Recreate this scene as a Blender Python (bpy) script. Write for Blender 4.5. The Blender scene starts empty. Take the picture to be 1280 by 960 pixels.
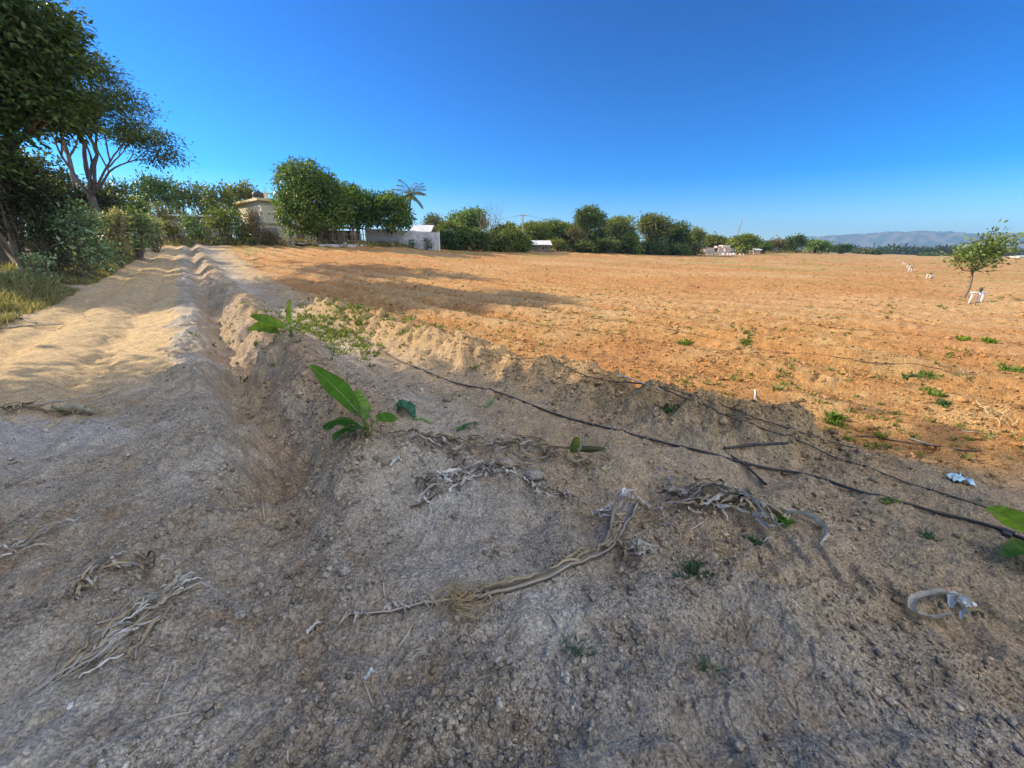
import bpy, bmesh, math, random
import numpy as np
from mathutils import Vector, Matrix

rng = np.random.default_rng(7)
random.seed(7)
SC = bpy.context.scene
COL = SC.collection
PI = math.pi

# ------------------------------------------------------------------ helpers
def link(o):
    COL.objects.link(o)
    return o

def tag(o, label=None, cat=None, group=None, kind=None):
    if label: o['label'] = label
    if cat: o['category'] = cat
    if group: o['group'] = group
    if kind: o['kind'] = kind
    return o

def thing(name, loc, label, cat, group=None, rz=0.0):
    o = link(bpy.data.objects.new(name, None))
    o.empty_display_size = 0.2
    o.location = loc
    o.rotation_euler = (0, 0, rz)
    return tag(o, label, cat, group)

def np_mesh(name, V, F, mats=None, parent=None, col=None, smooth=True, loc=None):
    """one mesh object out of vertex array V (N,3), face array F (M,k)"""
    V = np.asarray(V, dtype=np.float32).reshape(-1, 3)
    F = np.asarray(F, dtype=np.int32)
    me = bpy.data.meshes.new(name)
    M, k = F.shape
    me.vertices.add(len(V)); me.vertices.foreach_set('co', V.ravel())
    me.loops.add(M * k); me.loops.foreach_set('vertex_index', F.ravel())
    me.polygons.add(M)
    me.polygons.foreach_set('loop_start', np.arange(0, M * k, k, dtype=np.int32))
    if smooth:
        me.polygons.foreach_set('use_smooth', np.ones(M, dtype=bool))
    me.update(calc_edges=True)
    if col is not None:
        c = np.ones((len(V), 4), dtype=np.float32)
        c[:, :3] = col
        at = me.color_attributes.new('Col', 'FLOAT_COLOR', 'POINT')
        at.data.foreach_set('color', c.ravel())
    if mats is not None:
        for m in (mats if isinstance(mats, (list, tuple)) else [mats]):
            me.materials.append(m)
    o = link(bpy.data.objects.new(name, me))
    if parent is not None: o.parent = parent
    if loc is not None: o.location = loc
    return o

class MB:
    """collects mixed polygons and builds them as ONE mesh object"""
    def __init__(s): s.v = []; s.f = []
    def add(s, vs, fs):
        b = len(s.v); s.v += [tuple(p) for p in vs]; s.f += [tuple(i + b for i in f) for f in fs]
        return s
    def box(s, c, d, rz=0.0, tilt=None):
        hx, hy, hz = d[0] / 2, d[1] / 2, d[2] / 2
        m = Matrix.Rotation(rz, 3, 'Z')
        if tilt is not None: m = m @ tilt
        vs = [Vector(c) + m @ Vector((x * hx, y * hy, z * hz)) for z in (-1, 1) for y in (-1, 1) for x in (-1, 1)]
        return s.add(vs, [(0, 2, 3, 1), (4, 5, 7, 6), (0, 1, 5, 4), (2, 6, 7, 3), (1, 3, 7, 5), (0, 4, 6, 2)])
    def tube(s, pts, rad, n=6, cap=True):
        V, F = tube_np(pts, rad, n)
        b = len(s.v); s.v += [tuple(p) for p in V]; s.f += [tuple(int(i) + b for i in f) for f in F]
        if cap:
            s.f.append(tuple(b + i for i in range(n))[::-1])
            e = b + len(V) - n
            s.f.append(tuple(e + i for i in range(n)))
        return s
    def lathe(s, c, prof, n=16):
        vs = []; fs = []
        for (r, z) in prof:
            for k in range(n):
                a = 2 * PI * k / n
                vs.append((c[0] + r * math.cos(a), c[1] + r * math.sin(a), c[2] + z))
        for j in range(len(prof) - 1):
            for k in range(n):
                fs.append((j * n + k, j * n + (k + 1) % n, (j + 1) * n + (k + 1) % n, (j + 1) * n + k))
        fs.append(tuple(range(n))[::-1]); e = (len(prof) - 1) * n
        fs.append(tuple(range(e, e + n)))
        return s.add(vs, fs)
    def build(s, name, mat, parent=None, smooth=False, bevel=0.0, loc=None):
        me = bpy.data.meshes.new(name)
        me.from_pydata(s.v, [], s.f)
        bm = bmesh.new(); bm.from_mesh(me)
        bmesh.ops.recalc_face_normals(bm, faces=bm.faces)
        if bevel > 0:
            bmesh.ops.bevel(bm, geom=list(bm.edges), offset=bevel, segments=1, affect='EDGES', clamp_overlap=True)
        bm.to_mesh(me); bm.free()
        if smooth:
            for p in me.polygons: p.use_smooth = True
        me.materials.append(mat)
        o = link(bpy.data.objects.new(name, me))
        if parent is not None: o.parent = parent
        if loc is not None: o.location = loc
        return o

def tube_np(pts, rad, n=6):
    P = np.asarray(pts, dtype=float)
    K = len(P)
    R = np.full(K, rad, dtype=float) if np.isscalar(rad) else np.asarray(rad, dtype=float)
    T = np.gradient(P, axis=0)
    T /= np.linalg.norm(T, axis=1, keepdims=True) + 1e-9
    ref = np.array([0, 0, 1.0]) if abs(T[0, 2]) < .9 else np.array([1.0, 0, 0])
    V = []
    a = np.arange(n) * 2 * PI / n
    for i in range(K):
        s = np.cross(T[i], ref); s /= np.linalg.norm(s) + 1e-9
        b = np.cross(s, T[i]); ref = b
        V.append(P[i] + R[i] * (np.cos(a)[:, None] * s + np.sin(a)[:, None] * b))
    V = np.concatenate(V)
    F = []
    for i in range(K - 1):
        for k in range(n):
            F.append((i * n + k, i * n + (k + 1) % n, (i + 1) * n + (k + 1) % n, (i + 1) * n + k))
    return V, np.array(F, dtype=np.int32)

def merge(parts):
    V = []; F = []; b = 0
    for v, f in parts:
        V.append(v); F.append(f + b); b += len(v)
    return np.concatenate(V), np.concatenate(F)

def smooth_path(pts, n=40):
    """Catmull-Rom through the given points"""
    P = np.asarray(pts, dtype=float)
    P = np.concatenate([[2 * P[0] - P[1]], P, [2 * P[-1] - P[-2]]])
    m = len(P) - 3
    out = []
    for t in np.linspace(0, m - 1e-6, n):
        i = int(t); f = t - i
        a, b, c, d = P[i], P[i + 1], P[i + 2], P[i + 3]
        out.append(.5 * (2 * b + (c - a) * f + (2 * a - 5 * b + 4 * c - d) * f * f + (3 * b - a - 3 * c + d) * f ** 3))
    return np.array(out)

# ------------------------------------------------------------------ noise
def hsh(ix, iy, seed):
    h = (ix.astype(np.int64) * 374761393 + iy.astype(np.int64) * 668265263 + seed * 2147483647 + 1013904223) & 0xFFFFFFFF
    h = ((h ^ (h >> 13)) * 1274126177) & 0xFFFFFFFF
    h = ((h ^ (h >> 16)) * 2246822519) & 0xFFFFFFFF
    h = h ^ (h >> 15)
    return (h & 0xFFFFFF).astype(np.float64) / float(0x1000000)

def perlin(x, y, seed=0):
    x = np.asarray(x, float); y = np.asarray(y, float)
    xi = np.floor(x); yi = np.floor(y); fx = x - xi; fy = y - yi
    u = fx * fx * fx * (fx * (fx * 6 - 15) + 10); v = fy * fy * fy * (fy * (fy * 6 - 15) + 10)
    def g(a, b):
        t = hsh(xi + a, yi + b, seed) * 2 * PI
        return np.cos(t) * (fx - a) + np.sin(t) * (fy - b)
    return ((g(0, 0) * (1 - u) + g(1, 0) * u) * (1 - v) + (g(0, 1) * (1 - u) + g(1, 1) * u) * v) * 1.5

def fbm(x, y, seed=0, octv=4, gain=.5, lac=2.03):
    s = 0; a = 1.0; f = 1.0
    for o in range(octv):
        s = s + a * perlin(x * f, y * f, seed + o * 17); a *= gain; f *= lac
    return s

def worley(x, y, seed=0):
    x = np.asarray(x, float); y = np.asarray(y, float)
    xi = np.floor(x); yi = np.floor(y)
    f1 = np.full(x.shape, 9.0); f2 = np.full(x.shape, 9.0); cid = np.zeros(x.shape)
    for a in (-1, 0, 1):
        for b in (-1, 0, 1):
            cx = xi + a; cy = yi + b
            px = cx + hsh(cx, cy, seed); py = cy + hsh(cx, cy, seed + 5)
            d = np.hypot(px - x, py - y)
            near = d < f1
            f2 = np.where(near, f1, np.minimum(f2, d))
            cid = np.where(near, hsh(cx, cy, seed + 9), cid)
            f1 = np.where(near, d, f1)
    return f1, f2, cid

def sst(a, b, x):
    t = np.clip((np.asarray(x, float) - a) / (b - a), 0, 1)
    return t * t * (3 - 2 * t)

def gauss(x, s): return np.exp(-(x / s) ** 2)

# ------------------------------------------------------------------ camera
CAM_H = 1.65
FPX = 520.0                                   # focal length in pixels of a 1280 wide picture
PITCH = math.atan(168 / FPX); ROLL = math.radians(0.4)
CP, SP = math.cos(PITCH), math.sin(PITCH)
FWD = np.array([0, CP, -SP]); R0 = np.array([1.0, 0, 0]); U0 = np.array([0, SP, CP])
RIGHT = math.cos(ROLL) * R0 + math.sin(ROLL) * U0
UP = -math.sin(ROLL) * R0 + math.cos(ROLL) * U0
CAMP = np.array([0, 0, CAM_H])

def ray(px, py):
    return FWD + RIGHT * (px - 640) / FPX + UP * (480 - py) / FPX

def project(p):
    d = np.asarray(p, float) - CAMP
    f = d @ FWD
    return 640 + FPX * (d @ RIGHT) / f, 480 - FPX * (d @ UP) / f
# ------------------------------------------------------------------ terrain
TD = math.radians(36.0)                       # heading of the track, left of straight ahead
DX, DY = -math.sin(TD), math.cos(TD)
NX, NY = math.cos(TD), math.sin(TD)

def uw(x, y): return x * DX + y * DY, x * NX + y * NY

# far edge of the field, by bearing: (bearing as picture column, depth, row of its foot)
_E = [(190, 45, 304), (330, 50, 303.5), (500, 55, 307), (650, 75, 312), (780, 95, 315.5), (900, 120, 318),
      (1000, 160, 315.5), (1060, 220, 317), (1150, 350, 320), (1280, 400, 322)]
_phi = [-1.57, -1.0]; _re = [40, 45]; _ze = [.9, 2.0]
for px, Y, py in _E:
    d = ray(px, py); t = Y / d[1]
    p = CAMP + d * t
    _phi.append(math.atan2(p[0], p[1])); _re.append(math.hypot(p[0], p[1])); _ze.append(p[2])
_phi += [1.2, 1.6]; _re += [420, 420]; _ze += [-4, -4]
PLAIN_Z = -12.0

def rise(x, y):
    phi = np.arctan2(x, y); r = np.hypot(x, y)
    re = np.interp(phi, _phi, _re); ze = np.interp(phi, _phi, _ze)
    front = sst(2.4, 1.5, np.abs(phi))
    s = np.clip(r / re, 0, 1) ** 2.2
    far = sst(1.3, 1.0, re * 0 + 1.0) * 0 + sst(re * 1.4, re * 1.4 + 900, r)
    return (ze * s) * front * (1 - far) + far * PLAIN_Z

def wditch(u): return np.interp(u, [0, 3.8, 8, 30, 60], [.25, .22, .16, -.22, -.5]) + .05 * perlin(u * 1.7, u * 0 + 1.3, 14) + .10 * perlin(u * .6, u * 0 + 3.3, 4)
def wbank(u): return np.interp(u, [-2, 0, 1.8, 3.1, 5.2, 10, 14, 40], [5.6, 4.6, 3.6, 3.5, 3.1, 2.45, 2.35, 2.3]) + .12 * perlin(u * .7, u * 0 + 9.1, 5)

def zones(x, y):
    """soft masks: track, berm, bank, field, ditch, front soil"""
    u, w = uw(x, y)
    r = np.hypot(x, y)
    rag = sst(40, 14, r)
    w = w + rag * (.13 * perlin(x * 1.5, y * 1.5, 23) + .075 * perlin(x * 3.7, y * 3.7, 24) + .035 * perlin(x * 9, y * 9, 25))
    n1 = perlin(x * .5, y * .5, 21) * .35 + perlin(x * 1.7, y * 1.7, 22) * .15
    live = sst(1.9, 3.4, u + n1)
    fade = 1 - .35 * sst(10, 20, r)
    wd = wditch(u); wb = wbank(u)
    track = sst(-.55, -.9, w - wd + n1 * .4) * sst(4.2, 7.0, u + n1 * 2.5 - .35 * (w + 3)) * sst(-4.2, -3.1, w + n1)
    ditch = gauss(w - wd, .28) * live * fade
    berm = gauss(w - wd - .68, .40) * live * fade
    rim = gauss(w - wd + .50, .32) * live * fade
    bank = gauss(w - wb, .34) * sst(.2, 1.6, u) * (1 - .6 * sst(9, 15, u)) * fade
    field = sst(.0, .55, w - wb + n1 * .6)
    return u, w, track, ditch, berm, rim, bank, field

# the deep furrow that carries the drip line, as a line over the ground
_FX = []; _FY = []
for _px, _py in ((560, 377), (735, 395), (820, 407), (900, 423), (1000, 440), (1080, 453), (1180, 462), (1285, 472), (1420, 484)):
    _d = ray(_px, _py); _t = (CAM_H - .10) / -_d[2]; _FX.append(_d[0] * _t); _FY.append(_d[1] * _t)

def macro(x, y, Z):
    u, w, track, ditch, berm, rim, bank, field = Z
    z = rise(x, y)
    lump = 1 + .6 * perlin(u * .8, w * .7, 31) + .35 * perlin(u * 2.1, w * 1.8, 37) * sst(22, 9, np.hypot(x, y))
    z = z - .29 * ditch + .32 * berm * lump + .12 * rim * (1 + .8 * perlin(u * .8, w, 32))
    z = z + .27 * bank * (1 + .7 * perlin(u * 1.3, w * .6, 33) + .4 * perlin(u * 3.1, w * 2, 38)) + .05 * field
    # wheel ruts of the track
    tr = sst(3, 6, u)
    z = z - .09 * tr * (gauss(w + 2.7, .24) + gauss(w + 1.45, .21)) + .04 * tr * gauss(w + 2.1, .4)
    z = z + .02 * fbm(x * .35, y * .35, 34, 3) * 2
    # verge on the left of the track climbs a little
    z = z + .25 * sst(-3.3, -6.0, w) * sst(3, 8, u)
    # field rows, parallel to the hoses
    q = x * .70 + y * .714
    z = z + field * .09 * np.sin(q * 2 * PI / 1.55 + 1.5 * perlin(x * .15, y * .15, 36)) * sst(120, 20, np.hypot(x, y))
    q2 = (y - np.interp(x, _FX, _FY)) * .93 + .10 * perlin(x * .9, y * .3, 39)
    z = z - field * (.20 * gauss(q2, .20) - .06 * gauss(q2 - .45, .25) - .05 * gauss(q2 + .45, .25))
    return z

def lug(x, y, x0, y0, ang, half, pitch, amp, seed):
    c, s = math.cos(ang), math.sin(ang)
    a = (x - x0) * c + (y - y0) * s; b = -(x - x0) * s + (y - y0) * c
    b = b + .05 * perlin(a * .8, a * 0 + seed, seed)
    win = sst(half * 1.15, half * .8, np.abs(b))
    ph = a / pitch + np.sign(b) * .25 + np.abs(b) * 1.7 / max(half, .1) * .35
    p = np.sin(2 * PI * ph + 1.6 * perlin(x * 2.2, y * 2.2, seed + 1))
    k = .1 + .9 * sst(-.15, .45, perlin(x * 1.3, y * 1.3, seed + 2))
    return amp * win * k * sst(-.2, .6, p) - amp * .9 * win

def micro(x, y, Z):
    u, w, track, ditch, berm, rim, bank, field = Z
    r = np.hypot(x, y)
    f_s = sst(18, 7, r); f_m = sst(50, 20, r); f_l = sst(120, 60, r)
    front = (1 - .8 * track) * (1 - field)
    rough = np.clip(.36 * front + .34 * track + 1.2 * berm + 1.35 * bank + .85 * field + .8 * ditch + .7 * rim, 0, 1.4)
    row = .5 + .5 * np.sin((x * .70 + y * .714) * 2 * PI / 1.55 + 1.5 * perlin(x * .15, y * .15, 36) + 2.2)
    rough = rough * (1 - field * (.75 - .55 * row - .6 * sst(-.2, .5, fbm(x * .22, y * .22, 78, 3))))
    patch = sst(-.25, .45, fbm(x * .9, y * .9, 40, 2))
    z = f_l * .025 * rough * fbm(x * 1.6, y * 1.6, 41, 2)
    # hoof, foot and wheel hollows in the trodden soil
    z = z + f_m * front * .038 * fbm(x * 2.6, y * 2.6, 42, 2)
    z = z - f_m * front * .036 * sst(.38, .12, worley(x * 2.3, y * 2.3, 43)[0]) * sst(-.1, .3, perlin(x * .8, y * .8, 44))
    near = (np.asarray(r) < 40)
    # clods
    if np.any(near):
        xx = x + .03 * perlin(x * 9, y * 9, 45); yy = y + .03 * perlin(x * 9, y * 9, 46)
        f1, f2, c1 = worley(xx * 5.5, yy * 5.5, 47)
        z = z + f_m * rough * .075 * np.clip(c1 - .25, 0, 1) * np.sqrt(np.clip(1 - (f1 / .62) ** 2, 0, 1)) * (.35 + .65 * patch)
        f1, f2, c2 = worley(xx * 13, yy * 13, 48)
        z = z + f_m * (rough * .9 + .22 * front) * .034 * np.clip(c2 - .3, 0, 1) * np.sqrt(np.clip(1 - (f1 / .6) ** 2, 0, 1)) * (.3 + .7 * patch)
        f1, f2, c3 = worley(xx * 31, yy * 31, 49)
        z = z + f_s * (rough * .7 + .50 * front * patch + .04) * .020 * np.clip(c3 - .25, 0, 1) * np.sqrt(np.clip(1 - (f1 / .6) ** 2, 0, 1))
        z = z + f_s * (.006 * rough + .005 * front + .0012) * fbm(x * 14, y * 14, 50, 3)
        # crusted plates with cracks in the front soil
        f1, f2, c4 = worley(xx * 7.5, yy * 7.5, 51)
        crust = sst(.08, .30, perlin(x * 1.1, y * 1.1, 52)) * front
        z = z + f_s * crust * (.010 * sst(.02, .10, f2 - f1) + .008 * c4)
    # tyre treads pressed into the front soil
    fr = front * sst(3.4, 2.4, u) * f_s
    t1 = lug(x, y, .35, 1.25, math.radians(4), .27, .17, .026, 61)
    t2 = lug(x, y, 1.75, 1.75, math.radians(-38), .24, .16, .022, 62)
    t3 = lug(x, y, -1.2, 1.35, math.radians(28), .24, .19, .022, 63)
    t4 = lug(x, y, -.6, 2.2, math.radians(14), .20, .18, .016, 64)
    z = z + fr * (1.5 * t1 + 1.3 * t2 + .8 * t3 + 1.2 * t4)
    # long scraped streaks
    a = math.radians(-52); p = x * math.cos(a) + y * math.sin(a); q = -x * math.sin(a) + y * math.cos(a)
    z = z + fr * .020 * perlin(p * .9, q * 5.5, 65) * sst(.4, 1.4, x)
    z = z + f_m * track * (.010 * perlin(u * .5, w * 6, 66) + .008 * fbm(x * 3, y * 3, 67, 3))
    f1, f2, c5 = worley(x * 3.2 + .1 * perlin(x * 5, y * 5, 68), y * 3.2, 69)
    z = z + f_m * np.clip(berm + bank, 0, 1) * .11 * np.clip(c5 - .3, 0, 1) * np.sqrt(np.clip(1 - (f1 / .6) ** 2, 0, 1))
    return z

def H(x, y):
    x = np.asarray(x, float); y = np.asarray(y, float)
    Z = zones(x, y)
    return macro(x, y, Z) + micro(x, y, Z)

def h1(x, y): return float(H(np.array([x]), np.array([y]))[0])

_T = np.concatenate([np.geomspace(.9, 30, 460), np.geomspace(30.3, 700, 240)])
def ground_at(px, py, lift=0.0):
    d = ray(px, py)
    P = CAMP + _T[:, None] * d
    g = P[:, 2] - H(P[:, 0], P[:, 1]) - lift
    k = np.argmax(g < 0)
    if g[k] >= 0: k = len(_T) - 1
    k = max(k, 1)
    t2 = np.linspace(_T[k - 1], _T[k], 24); P = CAMP + t2[:, None] * d
    g = P[:, 2] - H(P[:, 0], P[:, 1]) - lift; k = max(int(np.argmax(g < 0)), 1)
    f = np.clip(g[k - 1] / (g[k - 1] - g[k] + 1e-12), 0, 1)
    return CAMP + (t2[k - 1] + (t2[k] - t2[k - 1]) * f) * d

def at(px, Y):
    """ground point in the column px (taken near the horizon) at depth Y"""
    X = (px - 640) / FPX * (Y * CP)
    for _ in range(4):
        z = h1(X, Y)
        f = Y * CP - (z - CAM_H) * SP
        X = (px - 640) / FPX * f
    return np.array([X, Y, h1(X, Y)])

def top_h(p, py):
    """height above p at which a vertical over p crosses picture row py"""
    k = (480 - py) / FPX
    # up/fwd = k : Y*SP + dz*CP = k*(Y*CP - dz*SP)
    dz = p[1] * (k * CP - SP) / (CP + k * SP)
    return dz + CAM_H - p[2]

def soil_colour(x, y, Z):
    u, w, track, ditch, berm, rim, bank, field = Z
    n = fbm(x * .8, y * .8, 71, 3) * .5; n2 = fbm(x * 5, y * 5, 72, 3) * .5; n3 = perlin(x * 40, y * 40, 73)
    def C(r, g, b): return np.array([r, g, b])[None, :]
    def mix(c, d, m): return c * (1 - m[:, None]) + d * m[:, None]
    c = mix(np.repeat(C(.39, .325, .25), len(x), 0), C(.50, .445, .37), sst(-.2, .5, n + .4 * n2))
    c = mix(c, C(.29, .205, .13), sst(.05, .5, n2 - .5 * n) * .7)
    c = mix(c, C(.59, .42, .225), track * (.8 + .2 * sst(-.3, .3, n)))
    c = mix(c, C(.48, .335, .185), sst(1.0, 2.4, w - wditch(u)) * .75)
    c = mix(c, C(.42, .285, .16), np.clip(berm + .7 * ditch, 0, 1) * .75)
    c = mix(c, C(.50, .325, .155), bank * .8)
    fcol = mix(np.repeat(C(.425, .225, .086), len(x), 0), C(.465, .293, .13), sst(-.15, .45, n + .6 * n2))
    fcol = mix(fcol, C(.43, .20, .08), sst(.1, .6, fbm(x * .16, y * .16, 74, 3) + .5 * n2) * .5)
    r = np.hypot(x, y)
    fcol = mix(fcol, C(.42, .215, .085), sst(9, 30, r) * .65)
    weed = sst(.18, .5, fbm(x * .10, y * .22, 75, 4) + .4 * n2) * sst(14, 60, r)
    fcol = mix(fcol, C(.25, .24, .075), weed * .75)
    fcol = mix(fcol, C(.38, .25, .11), sst(60, 260, r) * .7)
    row = sst(.2, .9, .5 + .5 * np.sin((x * .70 + y * .714) * 2 * PI / 1.55 + 1.5 * perlin(x * .15, y * .15, 36))) * sst(-.3, .5, perlin(x * .12, y * .12, 79))
    fcol = mix(fcol, C(.55, .38, .20), row * .45)
    c = mix(c, fcol, field)
    # ash spilt beside the track
    ax, ay = ASH
    ash = sst(1.0, .4, np.hypot((x - ax) / .95, (y - ay) / .5) + .6 * n2)
    c = mix(c, C(.46, .425, .39), ash * .8)
    # verge
    vg = sst(-3.3, -4.4, w + n) * sst(3, 6, u)
    c = mix(c, C(.22, .17, .10), vg)
    c = c * (1 + .26 * n3 + .20 * n2)[:, None]
    return np.clip(c, .02, .8)

def grid(r, phi):
    R, Pp = np.meshgrid(r, phi, indexing='ij')
    x = (R * np.sin(Pp)).ravel(); y = (R * np.cos(Pp)).ravel()
    nr, npn = R.shape
    i = np.arange(nr - 1)[:, None] * npn + np.arange(npn - 1)[None, :]
    F = np.stack([i, i + 1, i + npn + 1, i + npn], -1).reshape(-1, 4)[:, ::-1]
    return x, y, F

# metal-free node helpers --------------------------------------------------
def new_mat(name):
    m = bpy.data.materials.new(name); m.use_nodes = True
    nt = m.node_tree; b = nt.nodes['Principled BSDF']
    return m, nt, b

def soil_mat(name, bump=1.0):
    m, nt, b = new_mat(name)
    L = nt.links.new
    at_ = nt.nodes.new('ShaderNodeAttribute'); at_.attribute_name = 'Col'
    geo = nt.nodes.new('ShaderNodeNewGeometry')
    n1 = nt.nodes.new('ShaderNodeTexNoise'); n1.inputs['Scale'].default_value = 80; n1.inputs['Detail'].default_value = 4; n1.inputs['Roughness'].default_value = .65
    n2 = nt.nodes.new('ShaderNodeTexNoise'); n2.inputs['Scale'].default_value = 9; n2.inputs['Detail'].default_value = 6
    vo = nt.nodes.new('ShaderNodeTexVoronoi'); vo.inputs['Scale'].default_value = 70
    for n in (n1, n2, vo): L(geo.outputs['Position'], n.inputs['Vector'])
    mr = nt.nodes.new('ShaderNodeMapRange'); mr.inputs[1].default_value = .3; mr.inputs[2].default_value = .7
    mr.inputs[3].default_value = .48; mr.inputs[4].default_value = 1.48
    L(n1.outputs['Fac'], mr.inputs[0])
    mr2 = nt.nodes.new('ShaderNodeMapRange'); mr2.inputs[1].default_value = .3; mr2.inputs[2].default_value = .7
    mr2.inputs[3].default_value = .86; mr2.inputs[4].default_value = 1.14
    L(n2.outputs['Fac'], mr2.inputs[0])
    mu = nt.nodes.new('ShaderNodeMath'); mu.operation = 'MULTIPLY'; L(mr.outputs[0], mu.inputs[0]); L(mr2.outputs[0], mu.inputs[1])
    vm = nt.nodes.new('ShaderNodeVectorMath'); vm.operation = 'SCALE'
    L(at_.outputs['Color'], vm.inputs[0]); L(mu.outputs[0], vm.inputs['Scale'])
    L(vm.outputs[0], b.inputs['Base Color'])
    b.inputs['Roughness'].default_value = .95; b.inputs['Specular IOR Level'].default_value = .12
    ad = nt.nodes.new('ShaderNodeMath'); ad.operation = 'MULTIPLY_ADD'; ad.inputs[1].default_value = -.5
    L(vo.outputs['Distance'], ad.inputs[0]); L(n1.outputs['Fac'], ad.inputs[2])
    bp = nt.nodes.new('ShaderNodeBump'); bp.inputs['Strength'].default_value = bump; bp.inputs['Distance'].default_value = .018
    L(ad.outputs[0], bp.inputs['Height']); L(bp.outputs['Normal'], b.inputs['Normal'])
    return m

M_SOIL = soil_mat('dry soil')
ASH = tuple(ground_at(60, 545)[:2]) if False else (-4.4, 3.5)

def build_ground():
    r = [.22]
    while r[-1] < 70: r.append(r[-1] * (1 + .0031 * (1 + r[-1] / 20)))
    while r[-1] < 6000: r.append(r[-1] * 1.025)
    r = np.array(r); phi = np.radians(np.linspace(-84, 78, 950))
    x, y, F = grid(r, phi)
    Z = zones(x, y)
    z = macro(x, y, Z) + micro(x, y, Z)
    c = soil_colour(x, y, Z)
    u, w, track, ditch, berm, rim, bank, field = Z
    rad = np.hypot(x, y)
    plain = sst(500, 900, rad)
    pc = np.array([.17, .17, .08])[None, :] + .05 * fbm(x * .004, y * .011, 77, 4)[:, None]
    c = c * (1 - plain[:, None]) + pc * plain[:, None]
    V = np.stack([x, y, z], 1)
    cid = np.zeros(len(x), int)
    cid[track > .5] = 1
    cid[field > .5] = 2
    cid[rad > 600] = 3
    fid = cid[F[:, 0]]
    for k, nm in enumerate(('ground', 'dirt_track', 'ploughed_field', 'plain')):
        f = F[fid == k]
        ids, inv = np.unique(f.ravel(), return_inverse=True)
        o = np_mesh(nm, V[ids], inv.reshape(-1, 4), M_SOIL, col=c[ids])
        tag(o, kind='structure')
    # the ground behind and beside the viewpoint, coarser
    r2 = np.concatenate([[.02], np.geomspace(.25, 6000, 130)]); p2 = np.radians(np.linspace(78, 276, 70))
    x, y, F = grid(r2, p2)
    Z = zones(x, y); z = macro(x, y, Z)
    o = np_mesh('ground', np.stack([x, y, z], 1), F, M_SOIL, col=soil_colour(x, y, Z)); tag(o, kind='structure')

build_ground()

# loose clods and pebbles: nobody could count them
_t = (1 + 5 ** .5) / 2
ICO_V = np.array([(-1, _t, 0), (1, _t, 0), (-1, -_t, 0), (1, -_t, 0), (0, -1, _t), (0, 1, _t), (0, -1, -_t), (0, 1, -_t), (_t, 0, -1), (_t, 0, 1), (-_t, 0, -1), (-_t, 0, 1)]) / math.hypot(1, _t)
ICO_F = np.array([(0, 11, 5), (0, 5, 1), (0, 1, 7), (0, 7, 10), (0, 10, 11), (1, 5, 9), (5, 11, 4), (11, 10, 2), (10, 7, 6), (7, 1, 8), (3, 9, 4), (3, 4, 2), (3, 2, 6), (3, 6, 8), (3, 8, 9), (4, 9, 5), (2, 4, 11), (6, 2, 10), (8, 6, 7), (9, 8, 1)])

OCT_V = np.array([(1., 0, 0), (-1, 0, 0), (0, 1, 0), (0, -1, 0), (0, 0, 1), (0, 0, -1)]); OCT_F = np.array([(0, 2, 4), (2, 1, 4), (1, 3, 4), (3, 0, 4), (2, 0, 5), (1, 2, 5), (3, 1, 5), (0, 3, 5)])
def clods(name, x, y, s, tint=1.0, sink=.10, small=False):
    N = len(x)
    BV, BF = (OCT_V, OCT_F) if small else (ICO_V, ICO_F); nv = len(BV)
    Z = zones(x, y); z = macro(x, y, Z) + micro(x, y, Z)
    J = BV[None] * rng.uniform(.45, 1.3, (N, nv, 1))
    J = J * (rng.uniform(.55, 1.4, (N, 1, 3)) * np.array([1, 1, .75]))
    a = rng.uniform(0, 2 * PI, N); ca, sa = np.cos(a)[:, None], np.sin(a)[:, None]
    X = J[..., 0] * ca - J[..., 1] * sa; Y = J[..., 0] * sa + J[..., 1] * ca
    P = np.stack([X, Y, J[..., 2]], -1) * s[:, None, None]
    P += np.stack([x, y, z + s * (.5 - sink)], 1)[:, None, :]
    F = (BF[None] + (np.arange(N) * nv)[:, None, None]).reshape(-1, 3)
    c = soil_colour(x, y, Z) * rng.uniform(.62, 1.5, (N, 1)) * tint
    o = np_mesh(name, P.reshape(-1, 3), F, M_SOIL, col=np.repeat(c, nv, 0), smooth=False)
    return o

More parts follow.
